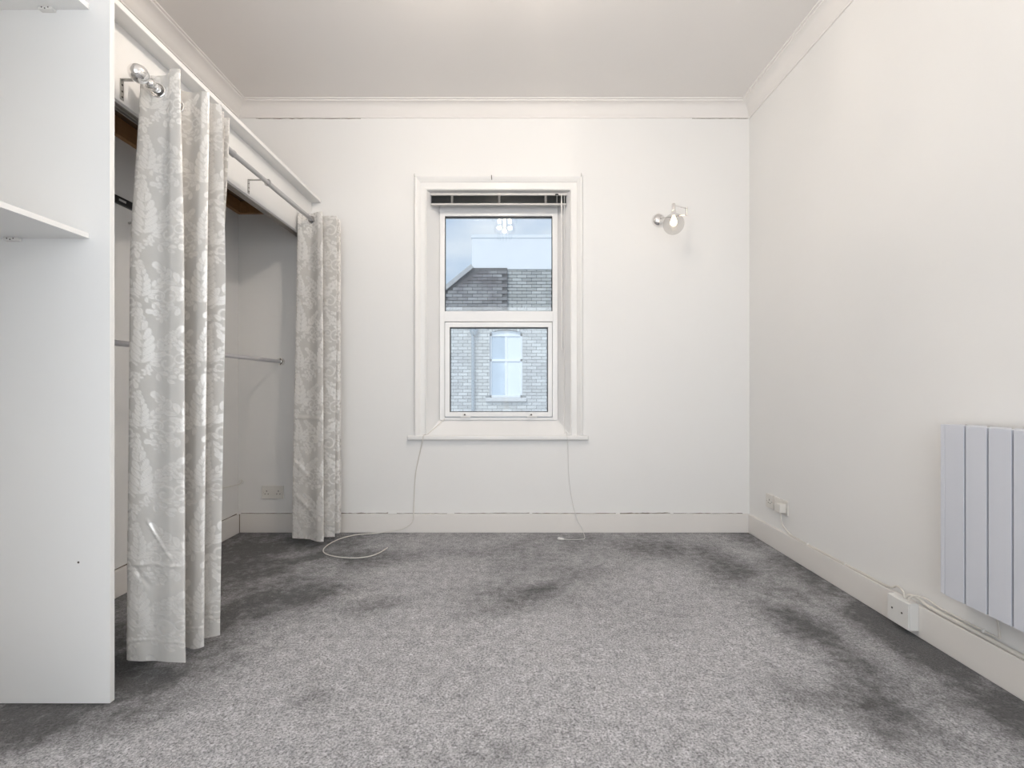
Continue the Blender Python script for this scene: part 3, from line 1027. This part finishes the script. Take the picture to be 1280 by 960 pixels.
motif(.08, .13, 1.0, 1)
motif(.23, .36, 1.0, -1)
motif(.235, .13, .66, -1)
motif(.08, .355, .66, 1)
for k_ in range(9):
    rr = random.Random(k_ + 3)
    x_, y_, a_ = rr.random() * TW, rr.random() * TH, rr.random() * 6.28
    for k2 in range(5):
        lobe(x_, y_, a_ + k2 * 1.257, 0.017, 0.006, 0)
PAT = (PAT + np.roll(PAT, 1, 0) + np.roll(PAT, 1, 1) + np.roll(PAT, (1, 1), (0, 1))) / 4


def curtain(name, label, rows, ztop, zbot, nu, nv, creases, seed):
    """rows: list of (z, control points) from top to foot; ztop(u), zbot(u): u in 0..1 along the cloth"""
    zs = [r[0] for r in rows]
    paths = np.array([smooth_line(r[1], nu) for r in rows])                 # k, nu, 2
    seg = np.linalg.norm(np.diff(paths[0], axis=0), axis=1)
    s = np.concatenate([[0], np.cumsum(seg)])
    u = np.linspace(0, 1, nu)
    v = np.linspace(0, 1, nv)
    ZT, ZB = ztop(u), zbot(u)
    Z = ZT[None, :] * (1 - v[:, None]) + ZB[None, :] * v[:, None]
    X = np.zeros_like(Z)
    Y = np.zeros_like(Z)
    for k in range(len(rows) - 1):
        z1, z0 = zs[k], zs[k + 1]
        t = np.clip((z1 - Z) / (z1 - z0), 0, 1)
        sel = (Z <= z1) & (Z > z0) if 0 < k else (Z > z0)
        if k == len(rows) - 2:
            sel = Z <= z1 if k > 0 else np.ones_like(Z, bool)
        t = t * t * (3 - 2 * t) * 0.5 + t * 0.5
        X = np.where(sel, paths[k, :, 0][None, :] * (1 - t) + paths[k + 1, :, 0][None, :] * t, X)
        Y = np.where(sel, paths[k, :, 1][None, :] * (1 - t) + paths[k + 1, :, 1][None, :] * t, Y)
    # small wrinkles and packing creases, pushed towards -Y
    S = np.broadcast_to(s[None, :], Z.shape)
    w = 0.004 * (vnoise(S * 7 + seed, Z * 2.2 + 3, seed) - 0.5) + 0.0022 * (vnoise(S * 30, Z * 16 + 7, seed + 1) - 0.5)
    low = np.clip((1.1 - Z) / 0.8, 0, 1)
    w = w * (0.5 + 1.0 * low)
    for (s0, z0, s1, z1, amp, wid) in creases:
        dx, dz = s1 - s0, z1 - z0
        L = math.hypot(dx, dz)
        a = ((S - s0) * dx + (Z - z0) * dz) / L
        d = (-(S - s0) * dz + (Z - z0) * dx) / L
        m_ = np.clip(a / 0.02, 0, 1) * np.clip((L - a) / 0.02, 0, 1)
        w = w + amp * np.exp(-(d / wid) ** 2) * m_
    Y = Y - w
    X = X + 0.3 * w
    hole = np.hypot(X - QX, Z - QZ) < 0.0215
    me = grid_mesh(name, X, Y, Z, hole)
    # pattern lookup
    pu = (S / TW * NX) % NX
    pv = ((Z + seed * 0.13) / TH * NY) % NY
    i0, j0 = np.floor(pu).astype(int), np.floor(pv).astype(int)
    fu, fv = pu - i0, pv - j0
    g = lambda j, i: PAT[j % NY, i % NX]
    val = (g(j0, i0) * (1 - fu) + g(j0, i0 + 1) * fu) * (1 - fv) + (g(j0 + 1, i0) * (1 - fu) + g(j0 + 1, i0 + 1) * fu) * fv
    at = me.attributes.new('damask', 'FLOAT', 'POINT')
    at.data.foreach_set('value', val.reshape(-1).astype(np.float32))
    root = thing(name, (float(X.mean()), float(Y.mean()), 0.05), label, 'curtain', 'damask curtains on the wardrobe pole')
    cl = link('cloth', me, M['damask'], root, smooth=True, angle=80)
    # an eyelet wherever the cloth crosses the pole
    j = int(np.argmin(np.abs(Z[:, nu // 2] - QZ)))
    xr, yr = X[j] - QX, Y[j]
    for k in np.nonzero(xr[:-1] * xr[1:] < 0)[0]:
        side = 0.25 if xr[k] < xr[k + 1] else -0.25
        MB().ring((QX, float(yr[k] + yr[k + 1]) / 2, QZ), (side * 0.7, -1, 0), 0.0235, 0.0042, 24, 8).build('eyelet', M['chrome'], root, smooth=True, angle=80)
    return root


T1 = [(-1.330, 1.775), (-1.343, 1.737), (-1.262, 1.752), (-1.232, 1.732), (-1.204, 1.742), (-1.335, 1.81), (-1.25, 1.862), (-1.195, 1.852), (-1.183, 1.867),
      (-1.335, 1.892), (-1.19, 1.925), (-1.182, 1.933), (-1.33, 1.945), (-1.183, 1.972), (-1.33, 1.985), (-1.183, 2.012), (-1.32, 2.03)]
M1 = [(-1.335, 1.75), (-1.345, 1.69), (-1.255, 1.708), (-1.20, 1.690), (-1.165, 1.703), (-1.33, 1.768), (-1.24, 1.80), (-1.17, 1.788), (-1.15, 1.802),
      (-1.33, 1.838), (-1.155, 1.878), (-1.14, 1.887), (-1.32, 1.897), (-1.15, 1.91), (-1.32, 1.922), (-1.165, 1.935), (-1.32, 1.96)]
B1 = [(-1.32, 1.72), (-1.335, 1.664), (-1.25, 1.674), (-1.175, 1.652), (-1.13, 1.660), (-1.30, 1.735), (-1.22, 1.758), (-1.155, 1.748), (-1.135, 1.762),
      (-1.30, 1.805), (-1.145, 1.825), (-1.128, 1.834), (-1.31, 1.843), (-1.145, 1.855), (-1.31, 1.867), (-1.165, 1.88), (-1.31, 1.90)]
n1 = len(T1) - 1
curtain('curtain', 'silver leaf-patterned eyelet curtain hanging by the chrome ball finial', [(2.14, T1), (1.45, M1), (0.05, B1)],
        lambda u: 2.156 - 0.024 * np.clip(u * 1.2 - 0.1, 0, 1) - 0.05 * np.clip(1 - u * n1 / 2.6, 0, 1),
        lambda u: 0.054 + 0.004 * np.sin(u * 40) + 0.006 * np.clip(1 - u * n1 / 1.6, 0, 1), 480, 560,
        [(0.10, 0.545, 0.17, 0.40, 0.004, 0.004), (0.055, 0.385, 0.19, 0.385, 0.004, 0.006), (0.06, 0.39, 0.12, 0.30, -0.003, 0.008), (0.0, 0.125, 2.6, 0.125, 0.0016, 0.0035)], 3)
T2 = [(-1.35, 3.12), (-1.375, 3.078), (-1.29, 3.085), (-1.235, 3.055), (-1.213, 3.063), (-1.36, 3.13), (-1.17, 3.125), (-1.16, 3.133), (-1.35, 3.17), (-1.145, 3.19), (-1.35, 3.22), (-1.155, 3.235), (-1.35, 3.26)]
B2 = [(-1.37, 3.06), (-1.382, 3.02), (-1.28, 3.01), (-1.20, 2.962), (-1.17, 2.970), (-1.34, 3.04), (-1.16, 3.053), (-1.145, 3.063), (-1.33, 3.09), (-1.125, 3.135), (-1.33, 3.16), (-1.135, 3.19), (-1.32, 3.22)]
curtain('curtain', 'silver leaf-patterned eyelet curtain hanging against the window wall', [(2.12, T2), (0.05, B2)],
        lambda u: 2.122 + 0 * u, lambda u: 0.052 + 0.006 * np.clip(1 - u * 5, 0, 1), 300, 400,
        [(0.05, 0.815, 0.30, 0.80, 0.004, 0.012), (0.06, 0.34, 0.20, 0.17, 0.005, 0.014), (0.05, 0.55, 0.16, 0.42, 0.004, 0.014), (0.0, 0.125, 2.6, 0.125, 0.0016, 0.0035)], 8)

# ------------------------------------------------------------------ inside the alcove
cr = thing('clothes_rail', (-1.605, 2.5, 1.18), 'pale metal clothes rail across the wardrobe alcove', 'rail')
MB().tube([(-1.605, 1.54, 1.183), (-1.605, DB - 0.004, 1.183)], 0.0122, 14).build('rail_tube', M['whitepole'], cr, smooth=True)
b = MB().lathe((-1.605, DB, 1.183), (0, -1, 0), [(0.028, 0.0), (0.028, 0.004), (0.018, 0.006), (0.0165, 0.022), (0.014, 0.024)], 20)
fl = b.build('flange_socket', M['chrome'], cr, smooth=True)
for dz in (-0.021, 0.021):
    MB().lathe((-1.605, DB - 0.005, 1.183 + dz), (0, -1, 0), [(0.0035, 0), (0.003, 0.002)], 8).build('screw', M['screw'], fl)

bk = thing('wall_rail', (XL, 2.2, 1.9), 'black metal rail with a silver sticker high on the alcove wall', 'rail')
MB().box((XL, 1.9, 1.885), (XL + 0.016, 2.62, 1.921), 0.003).build('rail_strip', M['black'], bk)
p = RW(153, 250.5, XL + 0.016)
MB().box((XL + 0.0155, p.y - 0.02, 1.899), (XL + 0.0168, p.y + 0.022, 1.909)).build('sticker', M['sticker'], bk)

p = RW(161, 279, XL)
o = MB().tube([(XL, p.y, p.z), (XL + 0.022, p.y, p.z + 0.002), (XL + 0.03, p.y, p.z - 0.012), (XL + 0.026, p.y + 0.03, p.z - 0.05), (XL + 0.01, p.y + 0.06, p.z - 0.09)], [0.006, 0.005, 0.004, 0.002, 0.0018], 8, smooth=4).build('coat_hook', M['zinc'], smooth=True)
tag(o, 'small metal hook with a cord end on the alcove wall below the black rail', 'hook')

# cable coming round from the left wall to a cup hook
p = P(303, 602, DB)
pts = [Vector((XL + 0.004, 2.6, 0.372)), Vector((XL + 0.006, 2.95, 0.356)), Vector((XL + 0.01, 3.15, 0.345)), Vector((XL + 0.03, 3.29, 0.340)), Vector((p.x - 0.004, DB - 0.018, p.z - 0.006)),
       Vector((p.x + 0.006, DB - 0.018, p.z + 0.004)), Vector((p.x, DB - 0.012, p.z + 0.016))]
o = MB().tube(pts, 0.0026, 8, smooth=6).build('loose_cable', M['cable'], smooth=True)
tag(o, 'thin white cable sagging along the alcove wall to a clip', 'cable')
o = MB().ring((p.x, DB - 0.012, p.z), (0.2, -1, 0), 0.013, 0.003, 18, 6).build('cable_clip', M['plastic'], smooth=True)
tag(o, 'small round white clip on the alcove wall left of the socket', 'clip')


def socket(origin, ux, nrm, w, h, gangs, label, name='wall_socket'):
    """origin: centre of the plate on the wall, ux: direction along the plate, nrm: out of the wall"""
    origin, ux, nrm = Vector(origin), Vector(ux), Vector(nrm)
    up = Vector((0, 0, 1))
    root = thing(name, origin, label, 'socket')

    def bx(u0, u1, z0, z1, d0, d1, nm, m, par, bev=0.0):
        a = origin + ux * u0 + up * z0 + nrm * d0
        c = origin + ux * u1 + up * z1 + nrm * d1
        return MB().box(a, c, bev).build(nm, m, par)
    plate = bx(-w / 2, w / 2, -h / 2, h / 2, 0, 0.010, 'face_plate', M['oldplastic'], root, 0.003)
    for g in range(gangs):
        gc_ = (g - (gangs - 1) / 2) * (w * 0.54 if gangs == 2 else 0)
        bx(gc_ - 0.0024, gc_ + 0.0024, 0.004, 0.013, 0.0095, 0.0104, 'pin_slot', M['dark'], plate)
        for s in (-1, 1):
            bx(gc_ + s * 0.011 - 0.0035, gc_ + s * 0.011 + 0.0035, -0.014, -0.0095, 0.0095, 0.0104, 'pin_slot', M['dark'], plate)
        s = -1 if g == 0 else 1
        bx(gc_ + s * 0.020 - 0.006, gc_ + s * 0.020 + 0.006, -0.002, 0.016, 0.0095, 0.013, 'rocker_switch', M['oldplastic'], plate, 0.001)
    for s in (-1, 1):
        MB().lathe(origin + ux * (s * (w / 2 - 0.013 if gangs == 2 else w * 0.35)) + nrm * 0.0095 + up * -0.001, nrm, [(0.003, 0), (0.003, 0.001)], 8).build('screw', M['screw'], plate)
    return root


c = P(341.5, 615, DB)
socket((c.x, DB, c.z), (1, 0, 0), (0, -1, 0), 0.150, 0.088, 2, 'white double socket inside the wardrobe alcove')
socket((XR, 3.06, 0.279), (0, -1, 0), (-1, 0, 0), 0.086, 0.086, 1, 'white single socket plate nearest the room corner on the radiator wall')
socket((XR, 2.93, 0.279), (0, -1, 0), (-1, 0, 0), 0.146, 0.086, 2, 'white double socket with a plug in it on the radiator wall')

pl = thing('plug', (XR - 0.012, 2.893, 0.279), 'white plug in the double socket on the radiator wall', 'plug')
MB().box((XR - 0.052, 2.868, 0.250), (XR - 0.0106, 2.922, 0.306), 0.007, 3).build('plug_body', M['oldplastic'], pl, smooth=True)
pts = [Vector((XR - 0.03, 2.895, 0.252)), Vector((XR - 0.03, 2.893, 0.215)), Vector((XR - 0.022, 2.88, 0.170)), Vector((XR - 0.013, 2.83, 0.142)), Vector((XR - 0.010, 2.76, 0.133)),
       Vector((XR - 0.010, 2.5, 0.133)), Vector((XR - 0.010, 2.25, 0.134)), Vector((XR - 0.011, 2.09, 0.136)), Vector((XR - 0.014, 2.04, 0.158)), Vector((XR - 0.030, 1.99, 0.158)), Vector((XR - 0.034, 1.975, 0.136))]
MB().tube(pts, 0.0044, 8, smooth=6).build('flex', M['cable'], pl, smooth=True)
for y in (2.66, 2.36):
    MB().box((XR - 0.017, y - 0.003, 0.128), (XR - 0.003, y + 0.003, 0.140), 0.001).build('cable_clip', M['plastic'], pl)

# ------------------------------------------------------------------ fused connection unit on the skirting
fc = thing('fused_connection_unit', (XR - BT, 1.985, 0.08), 'white square junction box on the skirting left of the radiator', 'junction box')
b = MB().box((XR - BT - 0.036, 1.925, 0.024), (XR - BT, 2.036, 0.134), 0.004)
b.build('back_box', M['plastic'], fc)
fp = MB().box((XR - BT - 0.042, 1.927, 0.026), (XR - BT - 0.036, 2.034, 0.132), 0.002).build('face_plate', M['plastic'], fc)
for y in (1.958, 2.008):
    MB().lathe((XR - BT - 0.042, y, 0.082), (-1, 0, 0), [(0.004, 0.0), (0.0035, 0.0015)], 10).build('screw', M['screw'], fp)

# conduit and flex that run on to the radiator
cd = thing('cable_conduit', (XR, 1.5, 0.13), 'white cable conduit lying on the skirting below the radiator', 'conduit')
pts = [Vector((XR - 0.030, 1.98, 0.130)), Vector((XR - 0.026, 1.965, 0.152)), Vector((XR - 0.014, 1.93, 0.152)), Vector((XR - 0.010, 1.88, 0.139)), Vector((XR - 0.010, 1.7, 0.1375)), Vector((XR - 0.010, 1.2, 0.136)), Vector((XR - 0.010, 0.4, 0.136))]
MB().tube(pts, [0.006] * 6 * 3 + [0.0085] * (6 * 3 + 1), 10, smooth=6).build('conduit_tube', M['cable'], cd, smooth=True)

# ------------------------------------------------------------------ radiator
ry0, pitch, nel = 1.719, 0.0782, 8
rzb, rzt, rxf = 0.259, 0.870, 1.55
rad = thing('radiator', (1.6, ry0 - nel * pitch / 2, rzb), 'white electric panel radiator with tall flat ribs on the wall', 'radiator')
ye = ry0 - nel * pitch
MB().box((rxf + 0.010, ye + 0.004, rzb + 0.012), (1.622, ry0 - 0.002, rzt - 0.012)).build('core', M['raddark'], rad)
el = None
for k in range(nel):
    y1 = ry0 - k * pitch - 0.0006
    if el is None:
        b = MB().box((rxf, y1 - pitch + 0.0070, rzb), (rxf + 0.009, y1, rzt), 0.002, 2)
        b.box((rxf + 0.007, y1 - pitch + 0.020, rzb + 0.006), (rxf + 0.030, y1 - 0.020, rzt - 0.006))
        b.box((rxf + 0.018, y1 - pitch + 0.0032, rzt - 0.006), (1.625, y1, rzt), 0.002)
        b.box((rxf + 0.018, y1 - pitch + 0.0032, rzb), (1.625, y1, rzb + 0.006), 0.002)
        el = b.build('rib', M['radiator'], rad)
    else:
        c = el.copy()
        COL.objects.link(c)
        c.location = el.location + Vector((0, -k * pitch, 0))
MB().box((rxf + 0.001, ry0 + 0.0016, rzb + 0.001), (1.625, ry0 + 0.020, rzt - 0.001), 0.004, 3).build('end_cap', M['radiator'], rad)
MB().box((rxf, ye - 0.09, rzb), (1.625, ye - 0.0016, rzt), 0.004, 3).build('control_end', M['radiator'], rad)
for y in (ry0 - 0.10, ye + 0.10):
    MB().box((1.622, y - 0.02, rzb + 0.12), (XR - 0.001, y + 0.02, rzt - 0.12)).build('wall_bracket', M['zinc'], rad)
for k in range(5):
    y = ry0 - 0.045 - k * 0.0782
    MB().lathe((1.585, y, rzt), (0, 0, 1), [(0.004, 0), (0.003, 0.003)], 8).build('top_plug', M['zinc'], rad)
pts = [Vector((1.615, 1.625, rzb + 0.01)), Vector((1.634, 1.62, 0.235)), Vector((1.642, 1.618, 0.18)), Vector((1.6425, 1.619, 0.157)), Vector((1.6435, 1.65, 0.154)), Vector((1.6435, 1.83, 0.154)), Vector((1.635, 1.90, 0.168)), Vector((1.615, 1.935, 0.160)), Vector((1.606, 1.945, 0.1365))]
MB().tube(pts, 0.0033, 8, smooth=6).build('flex', M['cable'], rad, smooth=True)
MB().box((1.636, 1.668, 0.149), (1.6492, 1.674, 0.160), 0.001).build('cable_clip', M['plastic'], rad)

# ------------------------------------------------------------------ open shelving unit at the left
SY = 1.519
su = thing('shelving_unit', (-1.6, SY, 0), 'tall white melamine shelving unit beside the wardrobe curtain', 'shelves')
MB().box((XL + 0.003, SY, 0.002), (-1.2745, SY + 0.018, 2.50)).build('side_panel', M['melamine'], su)
MB().box((-1.2745, SY + 0.0, 0.002), (-1.2725, SY + 0.018, 2.50), 0.0006).build('edge_strip', M['edge'], su)
MB().box((XL + 0.003, 0.55, 0.002), (-1.2725, 0.568, 2.50), 0.0006).build('side_panel', M['melamine'], su)
for z, th in ((1.473, 0.016), (2.197, 0.016)):
    sh = MB().box((XL + 0.003, 0.569, z), (-1.337, SY - 0.0005, z + th), 0.0008).build('shelf', M['melamine'], su)
    for px in ((19, 300) if z < 2 else (62, 12)), :
        q = P(px[0], px[1], SY)
        b = MB().box((q.x - 0.022, SY - 0.016, z - 0.010), (q.x + 0.022, SY - 0.0005, z - 0.0003), 0.002)
        pin = b.build('shelf_support', M['plastic'], su)
        pin['label'] = 'small white plastic support block under the shelf'
        for dx, dz in ((-0.010, -0.004), (0.0, -0.0075), (0.010, -0.004)):
            MB().lathe((q.x + dx, SY - 0.0158, z + dz), (0, -1, 0), [(0.0022, 0.0), (0.002, 0.0008)], 8).build('screw', M['screw'], pin)
p = P(98, 703, SY)
MB().lathe((p.x, SY - 0.0004, p.z), (0, 1, 0), [(0.0035, 0.0), (0.0035, 0.0006)], 8).build('screw_hole', M['screw'], su)

# ------------------------------------------------------------------ neighbouring building
BYD = 11.0
nb = thing('neighbouring_building', (0, BYD, -3.2), 'pale brick house across the yard seen through the window', 'building')


def pb(px, py, y=BYD):
    return P(px, py, y)


zb, zl = -3.2, 2.70
wx0, wx1 = pb(612, 0).x, pb(653, 0).x
wz0, wz1 = pb(0, 497).z, pb(0, 416).z
b = MB()
b.box((-5.0, BYD + 0.03, zb), (wx0, BYD + 0.4, zl))
b.box((wx1, BYD + 0.03, zb), (6.0, BYD + 0.4, zl))
b.box((wx0, BYD + 0.03, zb), (wx1, BYD + 0.4, wz0))
b.box((wx0, BYD + 0.03, wz1 + 0.07), (wx1, BYD + 0.4, zl))
ux = pb(634, 0).x
b.box((ux - 0.9, BYD + 0.03, zl), (6.0, BYD + 0.4, 3.78))
b.build('wall', M['mortar'], nb)
# bricks one by one where the window shows them, the outer courses joined
brick0 = None
far = MB()
bw, bh = 0.225, 0.075
cnt = 0
rn = random.Random(5)


def hits(x, z):
    return (x + bw > wx0 - 0.005 and x < wx1 + 0.005) and (z + bh > wz0 - 0.09 and z < wz1 + 0.20)


for row in range(-10, 50):
    z = row * bh + 0.3
    if z + bh > 3.78:
        break
    for k in range(-14, 16):
        x = k * bw + (bw / 2 if row % 2 else 0)
        if z + bh > zl and x < ux - 0.9:
            continue
        xa, xb = x + 0.006, x + bw - 0.006
        if hits(x, z):                                     # part bricks up to the window opening
            if xa < wx0 - 0.03 and z < wz1 + 0.02 and z > wz0:
                xb = wx0
            elif xb > wx1 + 0.03 and z < wz1 + 0.02 and z > wz0:
                xa = wx1
            elif z + bh <= wz0 - 0.08 or z > wz1 + 0.155:
                pass
            elif z > wz1 and xa < wx0 - 0.06:
                xb = wx0 - 0.04
            elif z > wz1 and xb > wx1 + 0.06:
                xa = wx1 + 0.04
            elif z <= wz0 and xa < wx0 - 0.12:
                xb = wx0 - 0.09
            elif z <= wz0 and xb > wx1 + 0.12:
                xa = wx1 + 0.09
            else:
                continue
        jig = rn.uniform(-0.006, 0.004)
        seen = -1.60 < x + bw / 2 < 0.98 and 0.42 < z + bh / 2 < 2.66 or (ux < x + bw / 2 < 0.98 and 2.86 < z < 3.65)
        if seen and cnt < 280:
            cnt += 1
            if brick0 is None:
                me_b = MB().box((0.0, 0, 0.006), (1.0, 0.06, bh - 0.006))
                brick0 = me_b.build('brick', M['brick'], nb)
                bc = brick0
            else:
                bc = brick0.copy()
                COL.objects.link(bc)
            bc.location = (xa, BYD + jig, z)
            bc.scale = (xb - xa, 1, 1)
        else:
            far.box((xa, BYD + jig, z + 0.006), (xb, BYD + 0.05, z + bh - 0.006))
fo = far.build('outer_brickwork', M['brick'], nb)
fo['kind'] = 'stuff'
# rendered upper storey with a coping
b = MB().box((pb(590, 0).x, BYD - 0.02, 3.72), (6.0, BYD + 0.42, 4.43))
b.build('rendered_parapet', M['render'], nb)
MB().box((pb(589, 0).x, BYD - 0.035, 4.43), (6.02, BYD + 0.46, 4.50), 0.006).build('coping', M['render'], nb)
# dark gable on the left with a stone coping
gy = BYD - 0.10
gl, gm, grr = pb(540, 377, gy), pb(592, 334.5, gy), pb(634, 334.5, gy)
zg = zl - 0.02
b = MB().prism([(gl.x, gy + 0.03, zg), (grr.x, gy + 0.03, zg), (grr.x, gy + 0.03, grr.z), (gm.x, gy + 0.03, gm.z), (gl.x, gy + 0.03, gl.z)], (0, 0.12, 0))
b.build('gable_wall', M['darkmortar'], nb)
d0 = None
for row in range(0, 16):
    z = zg + 0.01 + row * bh
    for k in range(-9, 1):
        x = grr.x - bw + k * bw + (bw / 2 if row % 2 else 0)
        if x + bw > grr.x + 0.001 or x < gl.x - 0.2:
            continue
        slope_z = gl.z + (gm.z - gl.z) * (x - gl.x) / (gm.x - gl.x)
        if z + bh > min(slope_z, gm.z) - 0.01:
            continue
        if d0 is None:
            d0 = MB().box((0.006, 0, 0.006), (bw - 0.006, 0.05, bh - 0.006)).build('brick', M['darkbrick'], nb)
            d0['label'] = 'dark weathered brick'
            c = d0
        else:
            c = d0.copy()
            COL.objects.link(c)
        c.location = (x, gy + rn.uniform(-0.005, 0.005), z)
dv = (gm - gl).normalized()
nv_ = Vector((-dv.z, 0, dv.x))
MB().prism([gl + Vector((0, -0.04, 0)), gm + Vector((0, -0.04, 0)), gm + nv_ * 0.09 + Vector((0, -0.04, 0)), gl + nv_ * 0.09 + Vector((0, -0.04, 0))], (0, 0.22, 0)).build('gable_coping', M['coping'], nb)
# arched window
far_w = MB()
ym = BYD + 0.08
zmid = pb(0, 450).z
fw = 0.045
far_w.box((wx0, ym, wz0), (wx0 + fw, ym + 0.06, wz1 + 0.03))
far_w.box((wx1 - fw, ym, wz0), (wx1, ym + 0.06, wz1 + 0.03))
far_w.box((wx0, ym, wz0), (wx1, ym + 0.06, wz0 + fw * 1.2))
far_w.box((wx0, ym, zmid - 0.025), (wx1, ym + 0.06, zmid + 0.025))
mid = (wx0 + wx1) / 2
far_w.box((mid - 0.02, ym + 0.01, wz0), (mid + 0.02, ym + 0.055, wz1))
arc = [(wx0, ym, wz1 - 0.02)] + [(mid - (mid - wx0) * math.cos(a), ym, wz1 - 0.02 + 0.075 * math.sin(a)) for a in [i * math.pi / 10 for i in range(1, 10)]] + [(wx1, ym, wz1 - 0.02)]
far_w.prism(arc + [(wx1, ym, wz1 - 0.07), (wx0, ym, wz1 - 0.07)], (0, 0.06, 0))
fwn = far_w.build('window', M['farframe'], nb)
for (x0, x1, z0, z1, mm) in ((wx0 + fw, mid - 0.02, zmid + 0.025, wz1 - 0.07, 'farglass'), (mid + 0.02, wx1 - fw, zmid + 0.025, wz1 - 0.07, 'blindfar'),
                             (wx0 + fw, mid - 0.02, wz0 + fw * 1.2, zmid - 0.025, 'farglass'), (mid + 0.02, wx1 - fw, wz0 + fw * 1.2, zmid - 0.025, 'blindfar')):
    MB().box((x0, ym + 0.03, z0), (x1, ym + 0.04, z1)).build('pane', M[mm], fwn)
# arch of upright bricks
d1 = None
for k in range(11):
    t = (k - 5) / 5.0
    p = Vector((mid + t * 0.37, BYD - 0.002, wz1 + 0.105 + 0.065 * (1 - t * t)))
    if d1 is None:
        d1 = MB().box((-0.030, 0, -0.09), (0.030, 0.07, 0.09)).build('brick', M['brick'], nb)
        c = d1
    else:
        c = d1.copy()
        COL.objects.link(c)
    c.location = p
    c.rotation_euler = (0, t * 0.28, 0)
MB().box((wx0 - 0.09, BYD - 0.09, wz0 - 0.085), (wx1 + 0.09, BYD + 0.12, wz0), 0.008).build('window_sill', M['coping'], nb)
# downpipe with hopper
xp = pb(591.5, 0).x
b = MB().tube([(xp, BYD - 0.07, zb), (xp, BYD - 0.07, 2.22)], 0.036, 12)
dp = b.build('downpipe', M['pipe'], nb, smooth=True)
MB().lathe((xp + 0.02, BYD - 0.08, 2.20), (0, 0, 1), [(0.045, 0), (0.09, 0.06), (0.10, 0.18), (0.085, 0.18)], 14).build('hopper', M['pipe'], dp, smooth=True)
for z in (0.2, 1.35):
    MB().lathe((xp, BYD - 0.07, z), (0, 0, 1), [(0.043, 0), (0.043, 0.05)], 12).build('pipe_collar', M['pipe'], dp)
struct('ground', 'concrete yard below the window', MB().box((-8, DB + 0.31, -3.3), (8, 20, -3.2)).build('ground', M['concrete']))
